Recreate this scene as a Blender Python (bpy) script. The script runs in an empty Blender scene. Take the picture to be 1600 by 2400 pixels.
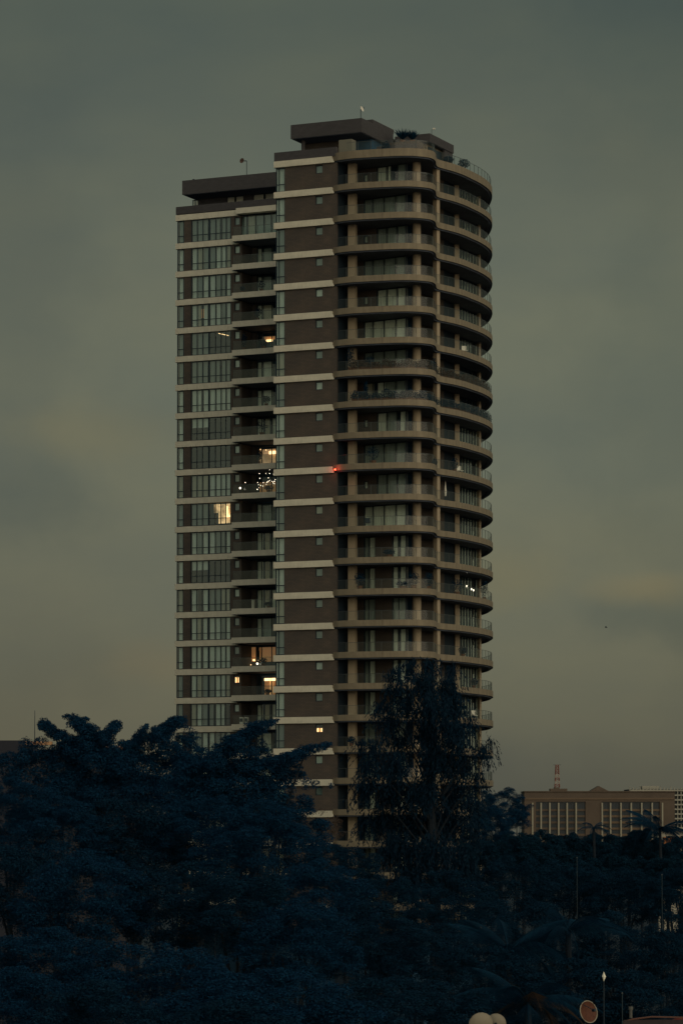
import bpy, math, random
import numpy as np
from mathutils import Vector, Matrix
R = math.radians
sc = bpy.context.scene
col = sc.collection
random.seed(7)

# ------------------------------------------------------------------ camera, world, sun, exposure
EYE = 22.0
F = 7500.0
TH = R(2.35)
cT, sT = math.cos(TH), math.sin(TH)
CY = 1950 - F * math.tan(TH)
cam = bpy.data.cameras.new('camera')
camo = bpy.data.objects.new('camera', cam)
col.objects.link(camo)
camo.location = (0, 0, EYE)
camo.rotation_euler = (R(90) + TH, 0, 0)
cam.sensor_fit = 'VERTICAL'
cam.sensor_height = 36
cam.lens = F * 36 / 2400
cam.shift_y = (CY - 1200) / 2400
cam.clip_start = 1
cam.clip_end = 20000
sc.camera = camo
sc.render.resolution_x, sc.render.resolution_y = 682, 1024

w = bpy.data.worlds.new('World'); sc.world = w; w.use_nodes = True
nt = w.node_tree; nt.nodes.clear()
N = nt.nodes.new; L = nt.links.new
out = N('ShaderNodeOutputWorld'); bg = N('ShaderNodeBackground')
L(bg.outputs[0], out.inputs[0])
tc = N('ShaderNodeTexCoord'); sep = N('ShaderNodeSeparateXYZ'); L(tc.outputs['Generated'], sep.inputs[0])
ramp = N('ShaderNodeValToRGB'); L(sep.outputs['Z'], ramp.inputs[0])
els = ramp.color_ramp.elements
stops = [(0.0, (.092, .094, .072)), (.03, (.106, .109, .081)), (.07, (.136, .142, .101)), (.14, (.142, .155, .110)),
         (.19, (.128, .143, .103)), (.25, (.086, .105, .082)), (.5, (.058, .082, .085)), (1.0, (.045, .07, .085))]
els[0].position = 0; els[0].color = (*stops[0][1], 1)
els[1].position = 1; els[1].color = (*stops[-1][1], 1)
for p, c in stops[1:-1]:
    e = els.new(p); e.color = (*c, 1)
mp = N('ShaderNodeMapping'); mp.inputs['Scale'].default_value = (1, 1, 2.6); mp.inputs['Location'].default_value = (.37, 1.1, .62)
L(tc.outputs['Generated'], mp.inputs[0])
nz = N('ShaderNodeTexNoise'); nz.inputs['Scale'].default_value = 9; nz.inputs['Detail'].default_value = 5; nz.inputs['Roughness'].default_value = .5
L(mp.outputs[0], nz.inputs['Vector'])
r2 = N('ShaderNodeValToRGB'); L(nz.outputs[0], r2.inputs[0])
e = r2.color_ramp.elements; e[0].position = .3; e[0].color = (.84, .86, .93, 1); e[1].position = .72; e[1].color = (1.14, 1.06, .98, 1)
m1 = N('ShaderNodeMix'); m1.data_type = 'RGBA'; m1.blend_type = 'MULTIPLY'; m1.inputs[0].default_value = 1
L(ramp.outputs[0], m1.inputs[6]); L(r2.outputs[0], m1.inputs[7])
# a soft broad second layer
nz2 = N('ShaderNodeTexNoise'); nz2.inputs['Scale'].default_value = 3.2; nz2.inputs['Detail'].default_value = 2
L(mp.outputs[0], nz2.inputs['Vector'])
r3 = N('ShaderNodeValToRGB'); L(nz2.outputs[0], r3.inputs[0])
e = r3.color_ramp.elements; e[0].position = .3; e[0].color = (.88, .88, .9, 1); e[1].position = .7; e[1].color = (1.1, 1.09, 1.04, 1)
m2 = N('ShaderNodeMix'); m2.data_type = 'RGBA'; m2.blend_type = 'MULTIPLY'; m2.inputs[0].default_value = 1
L(m1.outputs[2], m2.inputs[6]); L(r3.outputs[0], m2.inputs[7])
def wdir(px, sy):
    v = Vector(((px - 800) / F, cT - (CY - sy) / F * sT, sT + (CY - sy) / F * cT)); return v.normalized()
cn = N('ShaderNodeTexNoise'); cn.inputs['Scale'].default_value = 34; cn.inputs['Detail'].default_value = 4
L(tc.outputs['Generated'], cn.inputs['Vector'])
cs_ = N('ShaderNodeVectorMath'); cs_.operation = 'SUBTRACT'; L(cn.outputs['Color'], cs_.inputs[0]); cs_.inputs[1].default_value = (.5, .5, .5)
prev = m2.outputs[2]
for (px, sy, rx, ry, cc3) in ((210, 1030, 190, 85, (1.17, 1.07, .94)), (60, 1190, 240, 110, (.78, .82, .88)), (1560, 1455, 260, 75, (.74, .80, .88)), (1500, 1385, 150, 45, (1.24, 1.10, .95)), (1190, 1345, 120, 90, (1.14, 1.06, .94)), (1450, 1850, 420, 130, (.86, .88, .92)), (330, 1560, 150, 50, (1.06, 1.0, .96)),
                         (1560, 900, 260, 700, (.86, .88, .90)), (40, 700, 240, 600, (.88, .89, .91)), (760, 1000, 560, 620, (1.06, 1.05, 1.02)), (1560, 90, 330, 260, (.80, .86, .92)), (20, 1650, 260, 300, (.90, .9, .92))):
    sb = N('ShaderNodeVectorMath'); sb.operation = 'SUBTRACT'; L(tc.outputs['Generated'], sb.inputs[0]); sb.inputs[1].default_value = wdir(px, sy)
    ml = N('ShaderNodeVectorMath'); ml.operation = 'MULTIPLY'; L(sb.outputs[0], ml.inputs[0]); ml.inputs[1].default_value = (F / rx, 2.0, F / ry)
    ad = N('ShaderNodeVectorMath'); ad.operation = 'MULTIPLY_ADD'; L(cs_.outputs[0], ad.inputs[0]); ad.inputs[1].default_value = (1.8, 1.8, 1.8); L(ml.outputs[0], ad.inputs[2])
    ln = N('ShaderNodeVectorMath'); ln.operation = 'LENGTH'; L(ad.outputs[0], ln.inputs[0])
    mk = N('ShaderNodeMapRange'); mk.interpolation_type = 'SMOOTHERSTEP'; mk.inputs[1].default_value = 0; mk.inputs[2].default_value = 1.5; mk.inputs[3].default_value = 1; mk.inputs[4].default_value = 0
    L(ln.outputs['Value'], mk.inputs[0])
    cm_ = N('ShaderNodeMix'); cm_.data_type = 'RGBA'; cm_.blend_type = 'MULTIPLY'; L(mk.outputs[0], cm_.inputs[0]); L(prev, cm_.inputs[6]); cm_.inputs[7].default_value = (*cc3, 1)
    prev = cm_.outputs[2]
sky = N('ShaderNodeTexSky'); sky.sky_type = 'NISHITA'; sky.sun_disc = False
SUN_AZ = R(150); SUN_EL = R(9)          # azimuth clockwise from +Y
sky.sun_elevation = SUN_EL; sky.sun_rotation = SUN_AZ
sk = N('ShaderNodeMix'); sk.data_type = 'RGBA'; sk.blend_type = 'MULTIPLY'; sk.inputs[0].default_value = 1
sk.inputs[7].default_value = (.05, .05, .05, 1); L(sky.outputs[0], sk.inputs[6])
m3 = N('ShaderNodeMix'); m3.data_type = 'RGBA'; m3.inputs[0].default_value = .93   # heavy overcast over the clear sky
L(sk.outputs[2], m3.inputs[6]); L(prev, m3.inputs[7])
# the sky is smoothly brighter towards the hidden low sun behind the camera
dt = N('ShaderNodeVectorMath'); dt.operation = 'DOT_PRODUCT'; dt.inputs[1].default_value = (math.sin(SUN_AZ), math.cos(SUN_AZ), .15)
L(tc.outputs['Generated'], dt.inputs[0])
mg = N('ShaderNodeMapRange'); mg.interpolation_type = 'SMOOTHSTEP'; mg.inputs[1].default_value = -.6; mg.inputs[2].default_value = 1; mg.inputs[3].default_value = 1; mg.inputs[4].default_value = 2.4
L(dt.outputs['Value'], mg.inputs[0])
m4 = N('ShaderNodeVectorMath'); m4.operation = 'SCALE'; L(m3.outputs[2], m4.inputs[0]); L(mg.outputs[0], m4.inputs['Scale'])
L(m4.outputs[0], bg.inputs[0]); bg.inputs[1].default_value = 1.0

sl = bpy.data.lights.new('sun', 'SUN'); sl.energy = 1.85; sl.angle = R(95); sl.color = (1, .84, .62)
so = bpy.data.objects.new('sun', sl); col.objects.link(so)
sd = Vector((math.sin(SUN_AZ) * math.cos(SUN_EL), math.cos(SUN_AZ) * math.cos(SUN_EL), math.sin(SUN_EL)))
so.rotation_euler = sd.to_track_quat('Z', 'Y').to_euler(); so.location = (60, -60, 90)
vs = sc.view_settings
vs.view_transform = 'Standard'; vs.look = 'None'; vs.gamma = 1; vs.use_curve_mapping = False; vs.exposure = 0

# ------------------------------------------------------------------ helpers
def W(px, sy, Y):
    q = (CY - sy) / F
    Z = Y * (sT + q * cT) / (cT - q * sT)
    return Vector(((px - 800) / F * (Y * cT + Z * sT), Y, Z + EYE))

def mat(name, c, rough=.8, var=0, scale=3.0, c2=None, spec=.3, bump=0, stretch=None, metallic=0):
    m = bpy.data.materials.new(name); m.use_nodes = True
    t = m.node_tree; b = t.nodes['Principled BSDF']
    b.inputs['Base Color'].default_value = (*c, 1); b.inputs['Roughness'].default_value = rough
    b.inputs['Specular IOR Level'].default_value = spec; b.inputs['Metallic'].default_value = metallic
    if var or c2:
        co = t.nodes.new('ShaderNodeTexCoord'); mpn = t.nodes.new('ShaderNodeMapping')
        if stretch: mpn.inputs['Scale'].default_value = stretch
        t.links.new(co.outputs['Object'], mpn.inputs[0])
        n = t.nodes.new('ShaderNodeTexNoise'); n.inputs['Scale'].default_value = scale; n.inputs['Detail'].default_value = 6
        n.inputs['Roughness'].default_value = .65
        t.links.new(mpn.outputs[0], n.inputs['Vector'])
        r = t.nodes.new('ShaderNodeValToRGB'); t.links.new(n.outputs[0], r.inputs[0])
        r.color_ramp.elements[0].position = .3; r.color_ramp.elements[1].position = .7
        a = tuple(x * (1 - var) for x in c); bb = c2 if c2 else tuple(x * (1 + var) for x in c)
        r.color_ramp.elements[0].color = (*a, 1); r.color_ramp.elements[1].color = (*bb, 1)
        t.links.new(r.outputs[0], b.inputs['Base Color'])
        if bump:
            bp = t.nodes.new('ShaderNodeBump'); bp.inputs['Strength'].default_value = bump; bp.inputs['Distance'].default_value = .05
            t.links.new(n.outputs[0], bp.inputs['Height']); t.links.new(bp.outputs[0], b.inputs['Normal'])
    return m

def emis(name, c, s):
    m = bpy.data.materials.new(name); m.use_nodes = True
    t = m.node_tree; b = t.nodes['Principled BSDF']
    b.inputs['Base Color'].default_value = (*c, 1)
    b.inputs['Emission Color'].default_value = (*c, 1); b.inputs['Emission Strength'].default_value = s
    return m

def glassmat(name, refl, tint, rough=.04, wave=0):
    m = bpy.data.materials.new(name); m.use_nodes = True
    t = m.node_tree; t.nodes.clear()
    o = t.nodes.new('ShaderNodeOutputMaterial'); mx = t.nodes.new('ShaderNodeMixShader')
    tr = t.nodes.new('ShaderNodeBsdfTransparent'); tr.inputs[0].default_value = (*tint, 1)
    g = t.nodes.new('ShaderNodeBsdfGlossy'); g.inputs[0].default_value = (.95, 1, 1, 1); g.inputs['Roughness'].default_value = rough
    lw = t.nodes.new('ShaderNodeLayerWeight'); lw.inputs[0].default_value = .25
    mr = t.nodes.new('ShaderNodeMapRange'); mr.inputs[3].default_value = refl; mr.inputs[4].default_value = .9
    t.links.new(lw.outputs['Facing'], mr.inputs[0]); pw = t.nodes.new('ShaderNodeMath'); pw.operation = 'POWER'; pw.inputs[1].default_value = 3
    t.links.new(lw.outputs['Facing'], pw.inputs[0]); t.links.new(pw.outputs[0], mr.inputs[0])
    t.links.new(mr.outputs[0], mx.inputs[0]); t.links.new(tr.outputs[0], mx.inputs[1]); t.links.new(g.outputs[0], mx.inputs[2])
    t.links.new(mx.outputs[0], o.inputs[0])
    return m

def leafmat(name, a, b2, rough=.7):
    m = bpy.data.materials.new(name); m.use_nodes = True
    t = m.node_tree; b = t.nodes['Principled BSDF']; b.inputs['Roughness'].default_value = rough
    b.inputs['Specular IOR Level'].default_value = .15
    g = t.nodes.new('ShaderNodeNewGeometry'); r = t.nodes.new('ShaderNodeValToRGB')
    t.links.new(g.outputs['Random Per Island'], r.inputs[0])
    r.color_ramp.elements[0].color = (*a, 1); r.color_ramp.elements[1].color = (*b2, 1)
    t.links.new(r.outputs[0], b.inputs['Base Color'])
    tr = t.nodes.new('ShaderNodeBsdfTranslucent'); mx = t.nodes.new('ShaderNodeMixShader'); mx.inputs[0].default_value = .35
    t.links.new(r.outputs[0], tr.inputs[0]); t.links.new(b.outputs[0], mx.inputs[1]); t.links.new(tr.outputs[0], mx.inputs[2])
    t.links.new(mx.outputs[0], t.nodes['Material Output'].inputs[0])
    return m

M = dict(
    stone=mat('pale_stone', (.60, .565, .455), .75, .10, 1.2),
    render=mat('beige_render', (.215, .180, .125), .8, .24, .9, stretch=(2.5, 2.5, .5)),
    column=mat('column_render', (.33, .27, .19), .8, .08, 1.2, stretch=(3, 3, .4)),
    soffit=mat('soffit_shade', (.075, .090, .12), .85, .2, .6),  # blue-black shade under the slabs put into the colour
    frame=mat('dark_aluminium', (.012, .025, .038), .45, .1, 5),
    interior=mat('interior_shade', (.02, .060, .105), .9, .4, .8),  # dark blue shade of rooms and recesses put into the colour
    curtain=mat('curtain', (.78, .85, .74), .9, .12, 2, stretch=(4, 4, .3)),
    curtain_dim=mat('curtain_dim', (.27, .33, .30), .9, .2, 2, stretch=(4, 4, .3)),
    curtain_warm=mat('curtain_warm', (.50, .48, .36), .9, .12, 2, stretch=(4, 4, .3)),
    darkclad=mat('dark_cladding', (.058, .055, .058), .7, .2, 1.5, stretch=(1, 1, 3)),
    pane=glassmat('window_glass', .17, (.72, .80, .80)),
    sidepane=glassmat('window_glass_clear', .07, (.92, .96, .94)),
    rail=glassmat('railing_glass', .025, (.91, .935, .93), .12),
    metal=mat('railing_metal', (.10, .11, .11), .4, metallic=.5),
    foliage=leafmat('foliage', (.0012, .024, .066), (.005, .055, .114)),
    foliage2=leafmat('foliage_dark', (.0015, .021, .050), (.004, .040, .076)),
    foliage3=leafmat('foliage_far', (.0015, .021, .047), (.004, .040, .070)),
    brownleaf=leafmat('dry_foliage', (.035, .035, .035), (.12, .075, .05)),
    bark=mat('bark', (.008, .014, .022), .9, .3, 3),
    pot=mat('clay_pot', (.10, .05, .03), .8, .2, 6),
    white=mat('white_paint', (.75, .72, .62), .6, .08, 3),
    rust=mat('rusty_dish', (.10, .036, .02), .7, .3, 9),
    ground=mat('ground_grass', (.012, .026, .038), .95, .4, .15),
)
def brickmat():
    m = bpy.data.materials.new('brown_brick'); m.use_nodes = True
    t = m.node_tree; b = t.nodes['Principled BSDF']; b.inputs['Roughness'].default_value = .85; b.inputs['Specular IOR Level'].default_value = .2
    co = t.nodes.new('ShaderNodeTexCoord'); s = t.nodes.new('ShaderNodeSeparateXYZ'); c = t.nodes.new('ShaderNodeCombineXYZ')
    t.links.new(co.outputs['Object'], s.inputs[0]); a = t.nodes.new('ShaderNodeMath'); a.operation = 'ADD'
    t.links.new(s.outputs[0], a.inputs[0]); t.links.new(s.outputs[1], a.inputs[1])
    t.links.new(a.outputs[0], c.inputs[0]); t.links.new(s.outputs[2], c.inputs[1])
    br = t.nodes.new('ShaderNodeTexBrick'); br.inputs['Scale'].default_value = 1
    br.inputs['Brick Width'].default_value = .45; br.inputs['Row Height'].default_value = .15; br.inputs['Mortar Size'].default_value = .012
    br.inputs['Color1'].default_value = (.092, .077, .065, 1); br.inputs['Color2'].default_value = (.076, .066, .058, 1); br.inputs['Mortar'].default_value = (.05, .045, .042, 1)
    t.links.new(c.outputs[0], br.inputs['Vector'])
    n = t.nodes.new('ShaderNodeTexNoise'); n.inputs['Scale'].default_value = .5; n.inputs['Detail'].default_value = 5
    t.links.new(co.outputs['Object'], n.inputs['Vector'])
    r = t.nodes.new('ShaderNodeValToRGB'); r.color_ramp.elements[0].position = .3; r.color_ramp.elements[1].position = .7
    r.color_ramp.elements[0].color = (.80, .83, .88, 1); r.color_ramp.elements[1].color = (1.2, 1.14, 1.07, 1)
    t.links.new(n.outputs[0], r.inputs[0])
    mx = t.nodes.new('ShaderNodeMix'); mx.data_type = 'RGBA'; mx.blend_type = 'MULTIPLY'; mx.inputs[0].default_value = 1
    t.links.new(br.outputs[0], mx.inputs[6]); t.links.new(r.outputs[0], mx.inputs[7]); t.links.new(mx.outputs[2], b.inputs['Base Color'])
    return m
M['brick'] = brickmat()

class MB:
    def __init__(s): s.v = []; s.f = []; s.m = []; s.mats = []; s.smooth = False
    def mi(s, m):
        if m not in s.mats: s.mats.append(m)
        return s.mats.index(m)
    def add(s, vs_, fs, m):
        k = len(s.v); i = s.mi(m); s.v += [tuple(p) for p in vs_]
        for f in fs: s.f.append(tuple(j + k for j in f)); s.m.append(i)
        return s
    def box(s, x0, x1, y0, y1, z0, z1, m):
        vs_ = [(x, y, z) for z in (z0, z1) for (x, y) in ((x0, y0), (x1, y0), (x1, y1), (x0, y1))]
        return s.add(vs_, [(3, 2, 1, 0), (4, 5, 6, 7), (0, 1, 5, 4), (1, 2, 6, 5), (2, 3, 7, 6), (3, 0, 4, 7)], m)
    def prism(s, pts, z0, z1, m, mtop=None, mbot=None):
        n = len(pts)
        s.add([(*p, z0) for p in pts] + [(*p, z1) for p in pts], [(i, (i + 1) % n, (i + 1) % n + n, i + n) for i in range(n)], m)
        s.add([(*p, z0) for p in pts], [tuple(range(n - 1, -1, -1))], mbot or m)
        s.add([(*p, z1) for p in pts], [tuple(range(n))], mtop or m)
        return s
    def wall(s, a, b, t, z0, z1, m):      # thick wall between two plan points, thickness to the left of a->b
        a = Vector(a); b = Vector(b); d = (b - a).normalized(); n = Vector((-d.y, d.x)) * t
        return s.prism([tuple(a), tuple(b), tuple(b + n), tuple(a + n)], z0, z1, m)
    def tube(s, path, rad, m, n=8):
        if not hasattr(rad, '__len__'): rad = [rad] * len(path)
        path = [Vector(p) for p in path]; rings = []
        for i, p in enumerate(path):
            d = (path[min(i + 1, len(path) - 1)] - path[max(i - 1, 0)]).normalized()
            a = d.orthogonal() if abs(d.z) < .99 else Vector((1, 0, 0))
            a = (a - d * a.dot(d)).normalized(); b = d.cross(a)
            rings += [p + (a * math.cos(2 * math.pi * k / n) + b * math.sin(2 * math.pi * k / n)) * rad[i] for k in range(n)]
        fs = [(i * n + k, i * n + (k + 1) % n, (i + 1) * n + (k + 1) % n, (i + 1) * n + k) for i in range(len(path) - 1) for k in range(n)]
        fs += [tuple(range(n - 1, -1, -1)), tuple(range((len(path) - 1) * n, len(path) * n))]
        return s.add(rings, fs, m)
    def sphere(s, c, r, m, n=8, k=6, sq=(1, 1, 1)):
        vs_ = [(c[0] + r * sq[0] * math.sin(math.pi * i / k) * math.cos(2 * math.pi * j / n), c[1] + r * sq[1] * math.sin(math.pi * i / k) * math.sin(2 * math.pi * j / n), c[2] + r * sq[2] * math.cos(math.pi * i / k)) for i in range(k + 1) for j in range(n)]
        return s.add(vs_, [(i * n + j, (i + 1) * n + j, (i + 1) * n + (j + 1) % n, i * n + (j + 1) % n) for i in range(k) for j in range(n)], m)
    def mesh(s, name):
        me = bpy.data.meshes.new(name); me.from_pydata(s.v, [], s.f)
        for m in s.mats: me.materials.append(m)
        me.polygons.foreach_set('material_index', s.m)
        if s.smooth: me.polygons.foreach_set('use_smooth', [True] * len(s.f))
        me.update(); return me
    def obj(s, name, parent=None, loc=(0, 0, 0), rz=0):
        return inst(name, s.mesh(name), parent, loc, rz)

def inst(name, me, parent=None, loc=(0, 0, 0), rz=0):
    o = bpy.data.objects.new(name, me); col.objects.link(o); o.location = loc; o.rotation_euler = (0, 0, rz)
    if parent: o.parent = parent
    return o
def tag(o, label, cat, group=None, kind=None):
    if label: o['label'] = label
    if cat: o['category'] = cat
    if group: o['group'] = group
    if kind: o['kind'] = kind
    return o
def thing(name, label, cat, loc=(0, 0, 0), rz=0, group=None):
    return tag(inst(name, None, None, loc, rz), label, cat, group)

# ------------------------------------------------------------------ ground
g = MB().add([(-9000, -800, 0), (9000, -800, 0), (9000, 12000, 0), (-9000, 12000, 0)], [(0, 1, 2, 3)], M['ground']).obj('ground')
g['kind'] = 'structure'

# ------------------------------------------------------------------ tower frame of reference
A = R(24.6)
U = Vector((math.cos(A), -math.sin(A))); V = Vector((math.sin(A), math.cos(A)))
KX = cT + 45 / 355 * sT
def plan(px, Y): return Vector(((px - 800) / F * Y * KX, Y))
C0 = plan(643, 352.7)
def loc2(px, Y):
    d = plan(px, Y) - C0; return (d.dot(U), d.dot(V))
def u_at(px, v):
    k = (px - 800) / F * KX
    return (k * (C0.y + v * V.y) - (C0.x + v * V.x)) / (U.x - k * U.y)
H = 3.4303; ZB0 = 96.355; BT = .70; NF = 25      # storey height, top band top, band thickness, storeys built
def zb(k): return ZB0 - H * k
tower = thing('apartment_tower', 'tall brown brick high-rise with pale bands and curved beige balconies above the trees', 'building', (C0.x, C0.y, 0), -A)
def T(px, sy, Y):                             # photograph point at a depth, in tower coordinates
    p = W(px, sy, Y); d = Vector((p.x, p.y)) - C0; return Vector((d.dot(U), d.dot(V), p.z))

VL = loc2(411.5, 383.6)[1]; UL0 = u_at(411.5, VL)
def uL(px, dv=0): return u_at(px, VL + dv)

# ---- bands
def band(u0, u1, v0, th, cut, zlo, zhi):
    me = MB(); me.prism([(u0, v0), (u1, v0), (u1, v0 + th), (u0, v0 + th)], zlo, zhi, M['stone'])
    return me
def tiles(u0, u1, v0, zlo, zhi, cut=0):
    t = MB(); n = max(1, round((u1 - u0) / .47)); s = (u1 - u0) / n; gp = .022
    for i in range(n):
        a = u0 + i * s + gp; b = u0 + (i + 1) * s - gp
        last = cut and i == n - 1
        t.add([(a, v0 - .03, zlo), (b + (cut if last else 0), v0 - .03, zlo), (b, v0 - .03, zhi), (a, v0 - .03, zhi), (a, v0 + .002, zlo), (b + (cut if last else 0), v0 + .002, zlo), (b, v0 + .002, zhi), (a, v0 + .002, zhi)],
              [(0, 1, 2, 3), (0, 4, 5, 1), (1, 5, 6, 2), (2, 6, 7, 3), (3, 7, 4, 0)], M['stone'])
    return t
UC1 = u_at(779, 0)
cb = band(0, UC1, -.22, .5, 0, -BT, 0).mesh('stone_band'); ct = tiles(0, UC1, -.22, -BT + .012, -.012, .35).mesh('tile_facing')
UB = uL(553)
lb = band(UL0, UB + .25, VL - .12, .42, 0, -BT, 0).mesh('stone_band'); lt = tiles(UL0, UB + .25, VL - .12, -BT + .012, -.012).mesh('tile_facing')
BAL = 1.1
UR = 0.0
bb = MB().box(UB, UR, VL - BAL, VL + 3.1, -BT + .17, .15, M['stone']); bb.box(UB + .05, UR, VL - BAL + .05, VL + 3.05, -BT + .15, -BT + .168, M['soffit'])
bb = bb.mesh('balcony_slab'); bt = tiles(UB, UR, VL - BAL, -BT + .18, .14).mesh('tile_facing')
for k in range(NF):
    for bm_, tm_, nm in ((cb, ct, 'stone_band'), (lb, lt, 'stone_band')):
        o = inst(nm, bm_, tower, (0, 0, zb(k))); t_ = inst('tile_facing', tm_, o); t_['kind'] = 'stuff'
    if k > 0:
        o = inst('balcony_slab', bb, tower, (0, 0, zb(k))); t_ = inst('tile_facing', bt, o); t_['kind'] = 'stuff'
# top band over the wing's balcony bay
MB().box(UB + .25, UR, VL - .6, VL + .3, ZB0 - BT + .14, ZB0 + .1, M['stone']).obj('stone_band', tower)

# ---- walls (solid cores are set back behind the openings)
WZ = H - BT                                   # clear height between bands
cwin = (u_at(738.5, 0), u_at(755.5, 0))
ustrip = u_at(667, 0)
uE = u_at(789, 0)
def panel(spec, name='brick_wall'):
    m_ = MB()
    for (a, b, c, d, z0, z1) in spec: m_.box(a, b, c, d, z0, z1, M['brick'])
    return m_.mesh(name)
ov = .0
wz0, wz1 = WZ - 1.03, WZ - .12
cpan = panel([(ustrip, cwin[0], 0, .3, 0, WZ), (cwin[1], uE, 0, .3, 0, WZ), (cwin[0], cwin[1], 0, .3, 0, wz0), (cwin[0], cwin[1], 0, .3, wz1, WZ)])
swin = (uL(549), uL(561.5)); sz0, sz1 = WZ - 1.1, WZ - .15
lpan1 = panel([(uL(431), uL(447), VL, VL + .3, 0, WZ)])
lpan2 = panel([(uL(541), swin[0], VL, VL + .3, 0, WZ), (swin[1], uL(566), VL, VL + .3, 0, WZ), (swin[0], swin[1], VL, VL + .3, 0, sz0), (swin[0], swin[1], VL, VL + .3, sz1, WZ),
               (uL(566) - .3, uL(566), VL + .3, VL + 3.1, 0, WZ)])
lpan2b = panel([(uL(541), swin[0], VL, VL + .3, 0, WZ), (swin[1], uL(563), VL, VL + .3, 0, WZ), (swin[0], swin[1], VL, VL + .3, 0, sz0), (swin[0], swin[1], VL, VL + .3, sz1, WZ)])
RD = VL + 2.8
lback = panel([(uL(566), uL(600.5, 2.8), RD, RD + .3, 0, WZ)])
for k in range(NF):
    z = zb(k + 1)
    for me in (cpan, lpan1, lpan2b if k == 0 else lpan2): inst('brick_wall', me, tower, (0, 0, z))
    if k: inst('brick_wall', lback, tower, (0, 0, z))
rshade = mat('recess_shade', (.008, .018, .030), .6, .2, 1)  # shade of the recess painted into the wall colour
# return wall (right flank of the central block) and cores
MB().box(uE - .3, uE, .3, 7, 0, ZB0, rshade).obj('flank_wall', tower)
MB().box(UL0 + .1, UL0 + .35, VL + .35, VL + 14, 0, ZB0, M['brick']).obj('flank_wall', tower)
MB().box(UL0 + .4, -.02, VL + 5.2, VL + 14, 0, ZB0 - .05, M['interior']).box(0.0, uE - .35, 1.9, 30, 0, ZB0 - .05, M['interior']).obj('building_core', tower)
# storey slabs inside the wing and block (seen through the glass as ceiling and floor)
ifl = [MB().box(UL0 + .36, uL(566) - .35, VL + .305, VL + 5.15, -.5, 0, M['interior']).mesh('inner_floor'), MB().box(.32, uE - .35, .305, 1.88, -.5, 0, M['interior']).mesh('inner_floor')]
for k in range(NF):
    for q_ in ifl: inst('inner_floor', q_, tower, (0, 0, zb(k) - .03))
# parapets above the top bands
MB().box(.02, uE, -.16, .3, ZB0 + .002, ZB0 + 1.0, M['darkclad']).box(.02, .3, .3, 29, ZB0 + .002, ZB0 + 1, M['darkclad']).obj('parapet', tower)
MB().box(UL0 + .02, -.05, VL - .06, VL + .3, ZB0 + .102, ZB0 + 1.02, M['darkclad']).box(UL0 + .02, UL0 + .3, VL + .3, VL + 14, ZB0 + .102, ZB0 + 1.02, M['darkclad']).obj('parapet', tower)
MB().box(UL0 + .3, 0, VL + .3, VL + 14, ZB0 - .04, ZB0 + .1, M['soffit']).box(0, uE, .3, 30, ZB0 - .04, ZB0 + .1, M['soffit']).obj('roof_deck', tower)

# ---- windows
def curtain_mesh(pieces, z0, z1, y, amp=.05, mats=None):
    c = MB()
    for (a, b, m_) in pieces:
        n = max(2, int((b - a) / .12)); vs_ = []
        for i in range(n + 1):
            x = a + (b - a) * i / n; yy = y + amp * (1 if i % 2 else -1) * .5
            vs_ += [(x, yy, z0), (x, yy, z1), (x, yy + .02, z0), (x, yy + .02, z1)]
        fs = []
        for i in range(n): fs += [(4 * i, 4 * i + 4, 4 * i + 5, 4 * i + 1), (4 * i + 2, 4 * i + 3, 4 * i + 7, 4 * i + 6)]
        c.add(vs_, fs, m_)
    return c.mesh('curtain')

def window_kit(u0, u1, zlo, zhi, v, mull, transom=None, fr=.07, fd=.12, thick=(), gm_='pane'):
    """frame mesh, list of upper pane meshes, joined lower panes; in tower coordinates with z from the storey floor"""
    f = MB(); m_ = M['frame']
    xs = [u0] + list(mull) + [u1]
    f.box(u0, u1, v, v + fd, zlo, zlo + fr, m_); f.box(u0, u1, v, v + fd, zhi - fr, zhi, m_)
    for i, x in enumerate(xs):
        hw = fr / 2 if i not in thick else fr * 1.3
        a = x if i == 0 else x - hw; b = x if i == len(xs) - 1 else x + hw
        if i == 0: b = x + fr
        if i == len(xs) - 1: a = x - fr
        f.box(a, b, v + .002, v + fd - .002, zlo + fr, zhi - fr, m_)
    if transom:
        for a, b in zip(xs[:-1], xs[1:]): f.box(a + fr * .5 + .01, b - fr * .5 - .01, v + .004, v + fd - .004, transom - fr / 2, transom + fr / 2, m_)
    ps = []; low = MB()
    for a, b in zip(xs[:-1], xs[1:]):
        t0 = (transom + fr / 2) if transom else zlo + fr
        tl = random.uniform(-.012, .012)
        y = v + .05
        p = MB().add([(a + .02, y, t0), (b - .02, y + tl, t0), (b - .02, y + tl, zhi - fr), (a + .02, y, zhi - fr), (a + .02, y + .015, t0), (b - .02, y + tl + .015, t0), (b - .02, y + tl + .015, zhi - fr), (a + .02, y + .015, zhi - fr)],
                     [(0, 1, 2, 3), (5, 4, 7, 6)][:1], M[gm_])
        ps.append(p.mesh('pane'))
        if transom: low.add([(a + .02, y, zlo + fr), (b - .02, y, zlo + fr), (b - .02, y, transom - fr / 2), (a + .02, y, transom - fr / 2)], [(0, 1, 2, 3)], M[gm_])
    return f.mesh('window'), ps, (low.mesh('lower_panes') if transom else None)

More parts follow.
